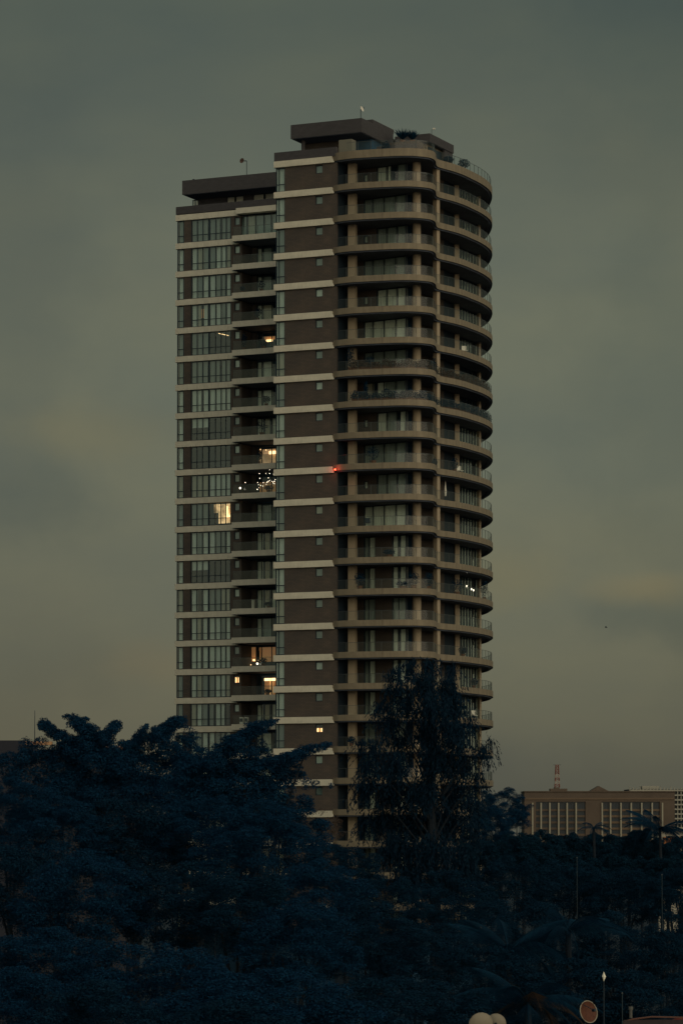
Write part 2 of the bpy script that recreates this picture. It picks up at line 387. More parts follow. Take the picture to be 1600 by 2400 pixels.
def place_window(kit, z, curtain=None, label=None):
    f, ps, low = kit
    o = inst('window', f, tower, (0, 0, z))
    for p in ps: inst('pane', p, o)
    if low: l = inst('lower_panes', low, o); l['kind'] = 'stuff'
    if curtain: inst('curtain', curtain, o)
    if label: o['label'] = label
    return o
CW, CD, CM = M['curtain'], M['curtain_dim'], M['curtain_warm']
mpx = [461, 474, 489, 504, 517, 528.5]
xs = [uL(447.5)] + [uL(p) for p in mpx] + [uL(540.5)]
kit_main = window_kit(xs[0], xs[-1], .02, WZ - .02, VL + .08, xs[1:-1], .86, .075, thick=(3,))
kit_corner = window_kit(UL0 + .18, uL(430.5), .02, WZ - .02, VL + .06, [], .86, .09)
kit_small = window_kit(swin[0], swin[1], sz0, sz1, VL + .1, [], None, .08)
kit_csmall = window_kit(cwin[0], cwin[1], wz0, wz1, .14, [], None, .08)
us0 = .12
kit_strip = window_kit(us0, ustrip, .02, WZ - .02, .1, [u_at(652.5, 0)], .86, .09)
door_px = [601, 613, 636.5, 648]
dxs = [uL(p, 2.8) for p in door_px]
kit_door = window_kit(dxs[0], dxs[-1], .02, WZ - .02, RD + .05, dxs[1:-1], None, .08, gm_='sidepane')
dx0 = [uL(p, .5) for p in (563.5, 578.5, 598, 618, 635, 648)]
kit_door0 = window_kit(dx0[0], dx0[-1], .02, WZ + .1, VL + .5, dx0[1:-1], None, .08)
cy = VL + .42
def cvar(i):
    rg = random.Random(i * 13 + 5); pcs = []
    style = i % 9
    for j in range(7):
        a, b = xs[j] + .05, xs[j + 1] - .05
        if style == 8: continue
        if style == 7: m_ = [CM, CM, CM, CW, CW, CW, CW][j]
        elif style == 6: m_ = CD
        elif style in (0, 1): m_ = CW if rg.random() < .75 else CD
        else: m_ = rg.choice([CW, CD, CD, CM, None, CW])
        if m_ is None: continue
        if rg.random() < .2: b = a + (b - a) * .55
        pcs.append((a, b, m_))
    return curtain_mesh(pcs, .05, WZ - .1, cy) if pcs else None
cvs = [cvar(i) for i in range(9)]
cv3 = curtain_mesh([(xs[j] + .05, xs[j + 1] - .05, CD) for j in range(3)], .05, WZ - .1, cy)
half = curtain_mesh([(xs[j] + .05, xs[j + 1] - .05, CW) for j in range(3)], 1.6, WZ - .1, cy)
cc = [curtain_mesh([(UL0 + .4, uL(430) - .1, m_)], .05, WZ - .1, VL + .4) for m_ in (CW, CD, CM)]
cs = [curtain_mesh([(swin[0] + .03, swin[1] - .03, m_)], sz0 + .03, sz1, VL + .35) for m_ in (CW, CD, CM)]
ccs = [curtain_mesh([(cwin[0] + .03, cwin[1] - .03, m_)], wz0 + .03, wz1, .38) for m_ in (CW, CD, CM)]
cst = [curtain_mesh([(us0 + .03, ustrip - .03, m_)], .05, WZ, .42) for m_ in (CW, CD, CM)]
cdr = [curtain_mesh([(dxs[0] + .05, dxs[1] - .05, CW), (dxs[1] + .1, dxs[2] - .05, m_)], .05, WZ - .15, RD + .4) for m_ in (CW, CD, CM)]
cdr.append(curtain_mesh([(dxs[0] + .05, dxs[0] + .7, CW), (dxs[1] + .35, dxs[1] + .9, CM), (dxs[2], dxs[3] - .1, CW)], .05, WZ - .15, RD + .4))
cdr0 = curtain_mesh([(dx0[i] + .06, dx0[i + 1] - .06, CD if i != 1 else CM) for i in range(5)], .05, WZ, VL + .85)
style_by_floor = {0: 6, 1: 5, 2: 0, 3: 2, 4: 3, 5: 6, 6: 1, 7: 'half', 8: 8, 9: 7, 10: 6, 11: 0, 12: 'half', 13: 4, 14: 2, 15: 1, 16: 5, 17: 3}
rng = random.Random(3)
for k in range(NF):
    z = zb(k + 1)
    s = style_by_floor.get(k, k % 9)
    place_window(kit_main, z, half if s == 'half' else cv3 if k in (10, 4) else cvs[s])
    place_window(kit_corner, z, cc[[1, 0, 0, 1, 1, 1, 0, 0, 0, 2, 1, 1, 0, 2, 0, 0, 1][k % 17]])
    if k != 16: place_window(kit_small, z, cs[[1, 0, 0, 1, 0, 0, 1, 1, 0, 2, 1, 1, 1, 0, 1][k % 15]])
    else: place_window(kit_small, z, None)
    place_window(kit_csmall, z, None if k == 18 else ccs[[1, 1, 1, 1, 0, 1, 1, 0, 1, 1, 1, 2][k % 12]])
    place_window(kit_strip, z, cst[[0, 0, 1, 1, 0, 0, 2, 1][k % 8]])
    if k == 0: place_window(kit_door0, z, cdr0)
    else: place_window(kit_door, z, {8: None, 9: None, 15: None, 16: None, 4: None}.get(k, cdr[rng.randrange(4)]))

# balcony glass of the wing
brl = MB().box(UB + .15, UR - .02, VL - BAL + .10, VL - BAL + .115, .17, 1.15, M['rail'])
brm = MB().box(UB + .12, UR - .02, VL - BAL + .085, VL - BAL + .13, 1.15, 1.19, M['metal'])
for i in range(6):
    x = UB + .15 + i * (UR - UB - .2) / 5; brm.box(x, x + .035, VL - BAL + .12, VL - BAL + .15, .15, 1.15, M['metal'])
brl = brl.mesh('glass_railing'); brm = brm.mesh('handrail')
for k in range(1, NF):
    o = inst('glass_railing', brl, tower, (0, 0, zb(k))); inst('handrail', brm, o)

# ------------------------------------------------------------------ curved balcony section
def cr(pts, n=8):
    P = [Vector(p) for p in pts]; o = []
    for i in range(len(P) - 1):
        a, b, c, d = P[max(i - 1, 0)], P[i], P[i + 1], P[min(i + 2, len(P) - 1)]
        for j in range(n):
            t = j / n; o.append(.5 * ((2 * b) + (c - a) * t + (2 * a - 5 * b + 4 * c - d) * t * t + (3 * b - 3 * c + d - a) * t ** 3))
    o.append(P[-1]); return o
edge_w = [(778, 349.9), (788, 349.3), (802, 348.75), (824, 348.15), (860, 347.6), (900, 347.1), (931, 346.8), (960, 346.75), (985, 347.1), (1000, 347.5), (1011, 348.0), (1018, 348.8), (1021.5, 350.0), (1022.5, 351.5), (1026, 352.5), (1036, 353.3), (1050, 354.2), (1068, 355.4), (1090, 357.3), (1108, 359.4), (1124, 361.3), (1137, 363.3), (1147, 365.4), (1152.5, 367.6), (1153.5, 370), (1150, 373), (1143, 376), (1131, 379), (1112, 382)]
edge = [Vector(loc2(*p)) for p in edge_w]
EC = cr(edge, 5)
back = [Vector((EC[-1].x - 3, EC[-1].y + 3)), Vector((uE + .0, 24)), Vector((uE + .0, .15))]
def inset(pts, d):
    o = []
    for i, p in enumerate(pts):
        a = pts[max(i - 1, 0)]; b = pts[min(i + 1, len(pts) - 1)]; t = (b - a).normalized()
        o.append(p + Vector((-t.y, t.x)) * d)
    return o
def slab_mesh(th, top):
    s = MB(); P = EC + back
    pts = [tuple(p) for p in P]
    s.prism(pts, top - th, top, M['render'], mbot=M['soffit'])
    # dropped edge with a recessed drip line beneath
    return s
slab = slab_mesh(.66, .16)
slab = slab.mesh('floor_slab')
lip_o = inset(EC, .22); lip_i = inset(EC, .6)
lip = MB()
n_ = len(EC)
vv = [(p.x, p.y, -.5) for p in lip_o] + [(p.x, p.y, -.64) for p in lip_o] + [(p.x, p.y, -.64) for p in lip_i] + [(p.x, p.y, -.5) for p in lip_i]
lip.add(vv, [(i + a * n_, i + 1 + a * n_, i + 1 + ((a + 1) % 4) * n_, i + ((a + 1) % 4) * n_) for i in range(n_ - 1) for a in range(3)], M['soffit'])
lip = lip.mesh('drip_edge')
ZR = 96.15
for k in range(1, NF):
    o = inst('floor_slab', slab, tower, (0, 0, zb(k))); inst('drip_edge', lip, o)
rs = slab_mesh(.86, .3).obj('roof_slab', tower, (0, 0, ZB0)); inst('drip_edge', lip, rs, (0, 0, -.06))
# railing
RI = inset(EC, .16)
def rail_path(P, i0, i1, z0, z1):
    g_ = MB(); h = MB(); q = P[i0:i1]
    n = len(q)
    g_.add([(p.x, p.y, z0) for p in q] + [(p.x, p.y, z1) for p in q], [(i, i + 1, i + 1 + n, i + n) for i in range(n - 1)], M['rail'])
    h.tube([(p.x, p.y, z1 + .015) for p in q], .022, M['metal'], 5)
    acc = 0; last = q[0]
    for p in q[1:]:
        acc += (p - last).length; last = p
        if acc > 1.15: h.box(p.x - .02, p.x + .02, p.y - .02, p.y + .02, z0, z1, M['metal']); acc = 0
    return g_.mesh('glass_railing'), h.mesh('handrail')
i_left = next(i for i, p in enumerate(EC) if p.x > uE + .05)
ra, rb = rail_path(RI, i_left, len(RI) - 2, .16, 1.16)
for k in range(1, NF):
    o = inst('glass_railing', ra, tower, (0, 0, zb(k))); inst('handrail', rb, o)
ra0, rb0 = rail_path(RI, 12, len(RI) - 2, .3, 1.25)
o = inst('glass_railing', ra0, tower, (0, 0, ZB0)); inst('handrail', rb0, o)

# columns (one run per column, storey by storey so each stands between slabs)
cols = []
c1 = loc2(826, 351.0); c2 = loc2(976.5, 350.3); c3 = loc2(1022.5, 353.6); c4 = loc2(1067, 363.0); c5 = loc2(1121.5, 369.2)
Hc = H - .5 - .16
m1_ = MB(); m1_.smooth = False
def round_col(c, r):
    m_ = MB(); n = 20
    ps = [(c[0] + r * math.cos(2 * math.pi * i / n), c[1] + r * math.sin(2 * math.pi * i / n)) for i in range(n)]
    return m_.prism(ps, .16, .16 + Hc, M['column']).mesh('column')
def sq_col(c, a, b, ang):
    ca, sa = math.cos(ang), math.sin(ang)
    ps = [(c[0] + x * ca - y * sa, c[1] + x * sa + y * ca) for x, y in ((-a, -b), (a, -b), (a, b), (-a, b))]
    return MB().prism(ps, .16, .16 + Hc, M['column']).mesh('column')
cm = [sq_col(c1, .42, .35, R(6)), round_col(c2, .45), sq_col(c3, .24, .3, R(70)), sq_col(c4, .28, .4, R(50)), sq_col(c5, .12, .3, R(50))]
for k in range(1, NF + 1):
    for me in cm: inst('column', me, tower, (0, 0, zb(k)))

# glazing lines
GA = Vector(loc2(850, 353.9)); GB = Vector(loc2(953, 350.6))
def g_at(px):        # intersection of the pixel column with the front glazing line
    lo, hi = 0., 1.
    a = Vector(GA); b = Vector(GB)
    for _ in range(40):
        mid = (lo + hi) / 2; p = a + (b - a) * mid
        wd = C0 + U * p.x + V * p.y; q = wd.x / wd.y / KX * F + 800
        if q < px: lo = mid
        else: hi = mid
    return lo * (b - a).length
gang = math.atan2((GB - GA).y, (GB - GA).x)
glen = (GB - GA).length
WZ2 = H - .5 - .16 - .04
Z0 = .16
def gkit(a, b, zlo, zhi, mull):
    return window_kit(a, b, zlo, zhi, .02, mull, None, .07, gm_='sidepane')
def g_place(kit, k, curtain=None):
    f, ps, low = kit
    o = inst('window', f, tower, (GA.x, GA.y, zb(k) + Z0), gang)
    for p in ps: inst('pane', p, o)
    if curtain: inst('curtain', curtain, o)
    return o
gm = [g_at(p) for p in (851.5, 872.5, 899, 926, 951.5)]
kA = gkit(gm[0], gm[4], 0, WZ2, gm[1:4])
gb = [g_at(p) for p in (882, 905, 929, 951.5)]
kB = gkit(gb[0], gb[3], 0, WZ2, gb[1:3]); sb_ = (g_at(851.5), g_at(862)); kBs = gkit(sb_[0], sb_[1], 1.25, 2.1, [])
gc = [g_at(p) for p in (851.5, 863, 879)]; gd = [g_at(p) for p in (918, 933, 951.5)]
kC1 = gkit(gc[0], gc[2], 0, WZ2, [gc[1]]); kC2 = gkit(gd[0], gd[2], 0, WZ2, [gd[1]])
def gcur(pieces, z1=None): return curtain_mesh([(a + .05, b - .05, m_) for a, b, m_ in pieces], .03, (z1 or WZ2) - .06, .32)
cA = [gcur([(gm[i], gm[i + 1], m_) for i in range(4)]) for m_ in (CW, CD)] + [gcur([(gm[0], gm[1], CM), (gm[1] + .5, gm[2], CW), (gm[2], gm[3], CD), (gm[3], gm[4], CD)])]
cB = [gcur([(gb[i], gb[i + 1], m_) for i in range(3)]) for m_ in (CW, CD)] + [gcur([(gb[0], gb[1], CW), (gb[1] + .05, gb[1] + .45, CW), (gb[2], gb[3], CD)]), gcur([(gb[0], gb[1], CW), (gb[1], gb[2], CD), (gb[2] + .3, gb[3], CW)])]
cC1 = gcur([(gc[0], gc[1], CD), (gc[1], gc[2], CW)]); cC1d = gcur([(gc[0], gc[2], CD)])
cC2 = gcur([(gd[0], gd[1] - .25, CW), (gd[1] + .1, gd[2], CW)]); cC2d = gcur([(gd[0], gd[2], CD)])
def gwall(segs):
    m_ = MB()
    for a, b, z0, z1 in segs: m_.box(a, b, 0, .18, z0, z1, M['brick'])
    return m_.mesh('brick_wall')
wallA = gwall([(-1.6, gm[0], 0, WZ2 + .04)])
wallB = gwall([(-1.6, sb_[0], 0, WZ2 + .04), (sb_[0], sb_[1], 0, 1.25), (sb_[0], sb_[1], 2.1, WZ2 + .04), (sb_[1], gb[0], 0, WZ2 + .04)])
wallC = gwall([(-1.6, gc[0], 0, WZ2 + .04)]); wallD = gwall([(gc[2], gd[0], 0, WZ2 + .04)])
types = ['B2', 'A1', 'B1', 'A1', 'B0', 'A0', 'A1', 'A2', 'B3', 'A1', 'B1', 'A0', 'C', 'C', 'Cd', 'C', 'C']
for k in range(NF):
    ty = types[k] if k < len(types) else ('C' if k % 3 else 'Cd')
    z = zb(k + 1) + Z0
    if ty[0] == 'A': inst('brick_wall', wallA, tower, (GA.x, GA.y, z), gang); g_place(kA, k + 1, cA[int(ty[1])])
    elif ty[0] == 'B':
        inst('brick_wall', wallB, tower, (GA.x, GA.y, z), gang); g_place(kB, k + 1, cB[int(ty[1])]); g_place(kBs, k + 1, gcur([(sb_[0], sb_[1], CW)], 2.1))
    else:
        inst('brick_wall', wallC, tower, (GA.x, GA.y, z), gang); inst('brick_wall', wallD, tower, (GA.x, GA.y, z), gang); g_place(kC1, k + 1, cC1 if ty == 'C' else cC1d); g_place(kC2, k + 1, cC2 if ty == 'C' else cC2d)
# corner wall between front and side glazing, brick, two stretches in the recess-shade colour, set back
SA = Vector(loc2(1073, 364.0)); SB = Vector(loc2(1125.5, 370.2))
gd_ = (GB - GA).normalized(); sd_ = (SB - SA).normalized()
K1 = GB + gd_ * 2.6; K2 = Vector(loc2(1040, 358.6))
e2 = Vector(loc2(1112, 374.5)); K0 = Vector(loc2(956, 353.8)); K2 = Vector(loc2(1040, 359.6))
kws = [MB().wall(tuple(p_), tuple(q_), .2, 0, WZ2 + .04, m_).mesh('brick_wall') for p_, q_, m_ in ((GB + gd_ * .06, K0, rshade), (K0 + Vector((.005, .0)), K2, M['brick']), (K2, SA - sd_ * .05, rshade), (SB + sd_ * .05, e2, M['brick']))]
sang = math.atan2(sd_.y, sd_.x); slen = (SB - SA).length
side = MB(); sfr = MB(); sn = 8
for i in range(sn):
    a = i * slen / sn; b = (i + 1) * slen / sn
    side.add([(a, .05, .05), (b, .05, .05), (b, .05, WZ2 - .05), (a, .05, WZ2 - .05)], [(0, 1, 2, 3)], M['sidepane'])
for i in range(sn + 1): sfr.box(i * slen / sn - .06, i * slen / sn + .06, 0, .14, 0, WZ2, M['frame'])
sfr.box(.06, slen - .06, .002, .12, 0, .07, M['frame']); sfr.box(.06, slen - .06, .002, .12, WZ2 - .07, WZ2 - .002, M['frame'])
side = side.mesh('side_panes'); sfr = sfr.mesh('side_glazing')
scur = []
for q in range(4):
    rg = random.Random(q + 40); pcs = []
    for i in range(sn):
        a = i * slen / sn; b = (i + 1) * slen / sn
        if rg.random() < .9: pcs.append((a + .12, a + .12 + (b - a - .2) * rg.uniform(.55, .95), rg.choice([CW, CW, CM, CW])))
    scur.append(curtain_mesh(pcs, .03, WZ2 - .06, .3))
for k in range(NF):
    z = zb(k + 1) + Z0
    for kw in kws: inst('brick_wall', kw, tower, (0, 0, z))
    o = inst('side_glazing', sfr, tower, (SA.x, SA.y, z), sang); p = inst('side_panes', side, o); p['kind'] = 'stuff'
    if k not in (6, 7): inst('curtain', scur[k % 4], o)
# the core behind the glazing of the curved section
def off(p, d, a): return (p.x - math.sin(a) * -d * 1, p.y)
nA = Vector((-gd_.y, gd_.x)); nS = Vector((-sd_.y, sd_.x))
Kc = [tuple(GA - gd_ * 1.6 + nA * 1.0), tuple(GB + nA * 1.0), tuple(K0 + Vector((-.3, .9))), tuple(K2 + nS * .5), tuple(SA + nS * 1.0), tuple(SB + nS * 1.0 - sd_ * .3), tuple(e2 + Vector((-.6, .6))), (uE + 2, 23.5), (uE + .02, 23.5), (uE + .02, GA.y + .6)]
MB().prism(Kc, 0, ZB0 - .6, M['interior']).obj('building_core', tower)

# ------------------------------------------------------------------ rooftop blocks
def vbox(u0, u1, v0, v1, z0, z1, m_, name): return MB().box(u0, u1, v0, v1, z0, z1, m_).obj(name, tower)
pu0, pu1 = u_at(680.6, 3), u_at(847.6, 3)
cap = MB().box(pu0, pu1, 3, 11.7, 99.500, 101.050, M['darkclad']); cap.box(pu0 + .1, pu1 - .1, 3.1, 11.6, 99.450, 99.498, M['soffit']); cap.box(pu1 - 3.2, pu1 - .02, 6.0, 11.9, 101.052, 101.500, M['darkclad']); cap.obj('penthouse_roof', tower)
MB().box(pu0 + .35, pu1 - 3.0, 6.0, 11.4, ZB0 + .1, 99.450, M['brick']).obj('penthouse_wall', tower)
MB().box(pu1 - 3.0, pu1 - .4, 6.6, 11.3, ZB0 + .1, 99.450, M['interior']).obj('penthouse_wall', tower)
MB().tube([(pu0 + 1.0, 4.2, ZB0 + .1), (pu0 + 1.0, 4.2, 99.450)], .22, M['darkclad'], 12).obj('column', tower)
tp = T(797, 330, 351.2); tq = T(824, 330, 350.2)
MB().box(tp.x, tq.x, min(tp.y, tq.y), min(tp.y, tq.y) + 1.1, ZB0 + .3, tp.z, mat('pier_grey', (.17, .165, .13))).obj('terrace_pier', tower)
# flank wall of the penthouse seen above the curved slab, brick, stepping down to the right
MB().box(pu1 - .5, pu1 - .2, 11.3, 17.5, ZB0 + .3, 100.550, M['brick']).obj('penthouse_wall', tower)
MB().box(u_at(870, 8), u_at(975, 8), 8, 8.3, ZB0 + .3, 98.850, M['darkclad']).obj('terrace_wall', tower)
# second penthouse towards the right
q0 = T(1006.7, 312.3, 358); p2u1, p2v0 = q0.x, q0.y
ZT = q0.z
p2 = MB().box(p2u1 - 4.3, p2u1, p2v0, p2v0 + 7, ZT - .95, ZT, M['darkclad']); p2.box(p2u1 - 4.2, p2u1 - .1, p2v0 + .1, p2v0 + 6.9, ZT - 1, ZT - .952, M['soffit']); p2.obj('penthouse_roof', tower)
MB().box(p2u1 - 4.1, p2u1 - .7, p2v0 + .7, p2v0 + 6.7, ZB0 + .3, ZT - 1, M['render']).obj('penthouse_wall', tower)
MB().box(p2u1 - .68, p2u1 - .60, p2v0 + 1.0, p2v0 + 6.4, ZB0 + .5, ZT - 1.25, M['frame']).obj('penthouse_window', tower)
MB().box(p2u1 - .35, p2u1 - .1, p2v0 + 4.6, p2v0 + 6.9, ZB0 + .3, ZT - 1, M['darkclad']).obj('penthouse_wall', tower)
# wing roof block
lu0 = u_at(426, VL + 1)
lc = MB().box(lu0, -.05, VL + 1, VL + 11, 99.050, 100.750, M['darkclad']); lc.box(lu0 + .1, -.1, VL + 1.1, VL + 10.9, 99.000, 99.048, M['soffit']); lc.obj('penthouse_roof', tower)
v4 = VL + 4
def u4(px): return u_at(px, v4)
seg = [(448.5, 455, 'p'), (455, 462, 'p'), (462, 529, 'w'), (529, 547, 'p'), (549, 568, 'p'), (568, 591, 'w'), (591, 615, 'p'), (618, 644, 'p'), (644, 660, 'w')]
pw_ = MB()
pw_.box(u4(447), u4(660), v4 + .15, v4 + 7, ZB0 + .1, 98.100, M['darkclad'])
last = 447
for a, b, kd in seg:
    if kd == 'w': pw_.box(u4(a), u4(b), v4 + .15, v4 + 7, 98.100, 99.000, M['darkclad'])
pw_.obj('penthouse_wall', tower)
skyglass = glassmat('clerestory_glass', .12, (.9, .92, .9))
for a, b, kd in seg:
    if kd == 'p':
        f = MB().box(u4(a), u4(b), v4 + .2, v4 + .28, 98.100, 98.160, M['frame']).box(u4(a), u4(b), v4 + .2, v4 + .28, 98.910, 98.990, M['frame']).box(u4(a), u4(a) + .06, v4 + .2, v4 + .28, 98.160, 98.910, M['frame'])
        o = f.obj('window', tower); MB().add([(u4(a) + .07, v4 + .24, 98.160), (u4(b), v4 + .24, 98.160), (u4(b), v4 + .24, 98.910), (u4(a) + .07, v4 + .24, 98.910)], [(0, 1, 2, 3)], skyglass).obj('pane', o)
        MB().box(u4(a) + .1, u4(b) - .05, v4 + .29, v4 + .33, 98.150, 98.950, M['white']).obj('pale_backing', o)  # white sheet right behind the pane, makes it pale
MB().box(UL0, 26, -1, 40, 0, 6, M['render'])  # (podium is hidden by the trees)

# ------------------------------------------------------------------ lights and lived-in things on the tower
def tworld(u, v, z): p = C0 + U * u + V * v; return (p.x, p.y, z)
E_warm = emis('warm_lamp', (1, .62, .28), 2.6); E_soft = emis('warm_room', (1, .55, .22), .35); E_white = emis('white_bulb', (1, .88, .66), 3.5)
E_room2 = emis('dim_warm_room', (.9, .45, .18), .10); E_red = emis('red_beacon', (1, .05, .02), 14)
def lit_room(label, spec):
    """warm lit room behind a window: an emissive back wall and lamp pieces, parented to the tower"""
    o = None
# wing, storey 10: brightly lit bedroom
def rpart(name, mb, label=None):
    o = mb.obj(name, tower)
    if label: o['label'] = label
    return o
def gradroom(name, c, s_hi):
    m = bpy.data.materials.new(name); m.use_nodes = True
    t = m.node_tree; b = t.nodes['Principled BSDF']; b.inputs['Base Color'].default_value = (.5, .35, .2, 1)
    co = t.nodes.new('ShaderNodeTexCoord'); n = t.nodes.new('ShaderNodeTexNoise'); n.inputs['Scale'].default_value = 1.3; n.inputs['Detail'].default_value = 3
    t.links.new(co.outputs['Object'], n.inputs['Vector']); r = t.nodes.new('ShaderNodeMapRange'); r.inputs[1].default_value = .35; r.inputs[2].default_value = .65
    r.inputs[3].default_value = .1 * s_hi; r.inputs[4].default_value = s_hi
    t.links.new(n.outputs[0], r.inputs[0]); t.links.new(r.outputs[0], b.inputs['Emission Strength']); b.inputs['Emission Color'].default_value = (*c, 1)
    return m
G1 = gradroom('lit_wall_bright', (1, .62, .28), 1.1); G2 = gradroom('lit_wall_mid', (1, .6, .3), .28)
z = zb(11)
rpart('lit_room', MB().box(xs[4] + .05, xs[7] - .1, VL + .9, VL + .95, .3 + z, z + WZ - .1, G1).box(xs[3] + .3, xs[4] - .02, VL + .9, VL + .95, z + 1.6, z + WZ - .1, G1), 'brightly lit warm room behind the wing window')
rpart('table_lamp', MB().tube([(xs[6] - .05, VL + .6, z + .9), (xs[6] - .05, VL + .6, z + 2.3)], [.2, .12], E_warm, 10).tube([(xs[6] + .3, VL + .6, z + .95), (xs[6] + .3, VL + .6, z + 1.25)], .14, E_warm, 8))
# storey 4: slanted strip light in the main window and a lamp on the balcony
z = zb(5)
rpart('strip_lamp', MB().tube([(xs[4] + .05, VL + .8, z + 2.62), (xs[6] - .1, VL + 1.0, z + 2.3)], .035, E_warm, 6))
rpart('ceiling_lamp', MB().box(dxs[1] + .25, dxs[1] + 1.1, RD + .7, RD + .8, z + 1.65, z + 1.95, E_warm).box(dxs[1] - .1, dxs[2], RD + .9, RD + .95, z + 1.9, z + 2.3, E_room2))
z = zb(4); rpart('wall_lamp', MB().sphere((xs[1] + .25, VL + .5, z + 1.75), .07, E_soft).box(xs[1] - .1, xs[1] + .6, VL + .9, VL + .92, z + 1.2, z + 2.3, E_room2))
# storey 8: lit living room behind the balcony
z = zb(9)
rpart('lit_room', MB().box(dxs[0] - .1, dxs[3] - .1, RD + .9, RD + .95, z + .3, z + WZ - .3, G2), 'warm lit living room behind the balcony doors')
rpart('ceiling_lamp', MB().box(dxs[1] + .75, dxs[3] - .1, RD + .5, RD + .6, z + 1.72, z + 2.15, E_warm))
rpart('pendant_lamp', MB().sphere((dxs[0] + .35, RD + .4, z + WZ - .35), .06, E_warm).sphere((dxs[1] + .4, RD + .4, z + WZ - .45), .06, E_warm))
# storey 15, 16
z = zb(16)
rpart('lit_room', MB().box(uL(591, 2.8), dxs[0] - .05, RD - .06, RD - .02, z + .9, z + WZ - .1, E_room2).box(dxs[0], dxs[2] + .4, RD + .9, RD + .95, z + .9, z + WZ - .1, E_room2).box(dxs[0], dxs[3], RD + .8, RD + .85, z + WZ - .5, z + WZ - .15, E_room2), 'dim orange lit room behind the balcony doors')
rpart('table_lamp', MB().sphere((dxs[0] - .1, RD - .4, z + 1.05), .17, E_warm, sq=(1, 1, .7)).sphere((dxs[0] + .35, RD - .4, z + .62), .14, E_white).sphere((dxs[0] - .45, RD - .5, z + .5), .06, E_warm).sphere((dxs[1] + .2, RD - .4, z + 1.0), .07, E_warm))
z = zb(17)
rpart('lit_room', MB().box(dxs[1], dxs[3] - .1, RD + .9, RD + .95, z + .3, z + 2.0, E_room2).box(dxs[1] + .9, dxs[1] + 1.1, RD + .4, RD + .42, z + .3, z + 2.0, E_soft).box(dxs[1] + 1.3, dxs[1] + 1.4, RD + .4, RD + .42, z + .5, z + 1.9, E_soft), 'warm lit room with bright transom lights')
cl = MB()
for a, b in ((.45, 1.05), (1.12, 1.3), (1.4, 1.9)): cl.box(dxs[1] + a, dxs[1] + b, RD - .1, RD - .04, z + 1.98, z + 2.3, E_warm)
rpart('ceiling_lamp', cl)
rpart('lit_room', MB().box(swin[0] + .05, swin[1] - .05, VL + .33, VL + .36, z + sz0 + .05, z + sz1 - .2, E_soft).box(swin[0] + .06, swin[0] + .2, VL + .28, VL + .3, z + sz0 + .1, z + sz1 - .25, E_warm).box(swin[1] - .25, swin[1] - .1, VL + .28, VL + .3, z + sz0 + .1, z + sz1 - .25, E_warm), 'small square window lit from inside')
z = zb(19)
rpart('lit_room', MB().box(cwin[0] + .08, cwin[1] - .08, .34, .37, z + wz0 + .08, z + wz0 + .5, E_soft).box(cwin[0] + .1, cwin[0] + .28, .28, .31, z + wz0 + .1, z + wz0 + .5, E_warm).box(cwin[1] - .3, cwin[1] - .12, .28, .31, z + wz0 + .1, z + wz0 + .5, E_warm), 'small square window lit warm in the brick block')
z = zb(10)
rpart('lit_room', MB().box(dxs[0], dxs[3], RD + .9, RD + .95, z + .5, z + 1.9, E_room2), 'dim lit room behind the string lights')

# string lights on one wing balcony
sl_ = tag(inst('string_lights', None, None, tworld(uL(595), VL - .8, zb(10)), -A), 'string of small white fairy lights hanging over one dark wing balcony', 'string lights')
pts = [(608, 1110), (623, 1109.5), (632, 1101), (641, 1111), (609, 1121), (604, 1131), (606, 1136), (611, 1138), (616, 1139), (624, 1135), (626, 1130), (629, 1128), (632, 1126), (632, 1110), (640, 1130), (643, 1128), (641, 1133), (645, 1124), (603, 1147), (607, 1143), (617, 1131), (575, 1131), (637, 1128), (629, 1120), (644, 1134)]
bl = MB(); wire = MB(); pv = None
base = Vector((uL(595), VL - .8, zb(10)))
Yd = (C0 + U * uL(620) + V * (VL - .8)).y
for (a, b) in pts:
    p = T(a, b, Yd) - base
    bl.sphere(p, random.uniform(.03, .055), E_white, 6, 4)
    if pv is not None and (p - pv).length < 1.6: wire.tube([pv, (p + pv) / 2 + Vector((0, 0, -.05)), p], .008, M['frame'], 4)
    pv = p
inst('bulbs', bl.mesh('bulbs'), sl_)['kind'] = 'stuff'; inst('wire', wire.mesh('wire'), sl_)
def at_tower(name, label, cat, p, group=None):
    return thing(name, label, cat, tworld(*p), -A, group)
p = T(563, 1144, Yd + .3); o = at_tower('globe_lamp', 'round white globe lamp glowing at the left end of the string-lit balcony', 'lamp', (p.x, p.y, zb(10) + .15))
MB().tube([(0, 0, 0), (0, 0, p.z - zb(10) - .2)], .03, M['frame'], 6).obj('stand', o); MB().sphere((0, 0, p.z - zb(10) - .15), .12, E_white).obj('globe', o)
# red beacon
p = T(785, 1101, 349.0); o = at_tower('beacon_light', 'small red warning light glowing at the corner where the pale band meets the curved slab', 'beacon', (p.x, p.y, p.z - .1))
MB().tube([(0, 0, 0), (0, 0, .05)], .06, M['frame'], 8).obj('base', o); MB().sphere((0, 0, .13), .09, E_red).obj('lens', o)
MB().box(-.02, .02, 0, .5, 0.01, .04, M['frame']).obj('bracket', o)
bl_ = bpy.data.lights.new('beacon_glow', 'POINT'); bl_.energy = 14; bl_.color = (1, .04, .02); bl_.shadow_soft_size = .1
blo = bpy.data.objects.new('beacon_glow', bl_); col.objects.link(blo); blo.parent = o; blo.location = (0, -.25, .12)
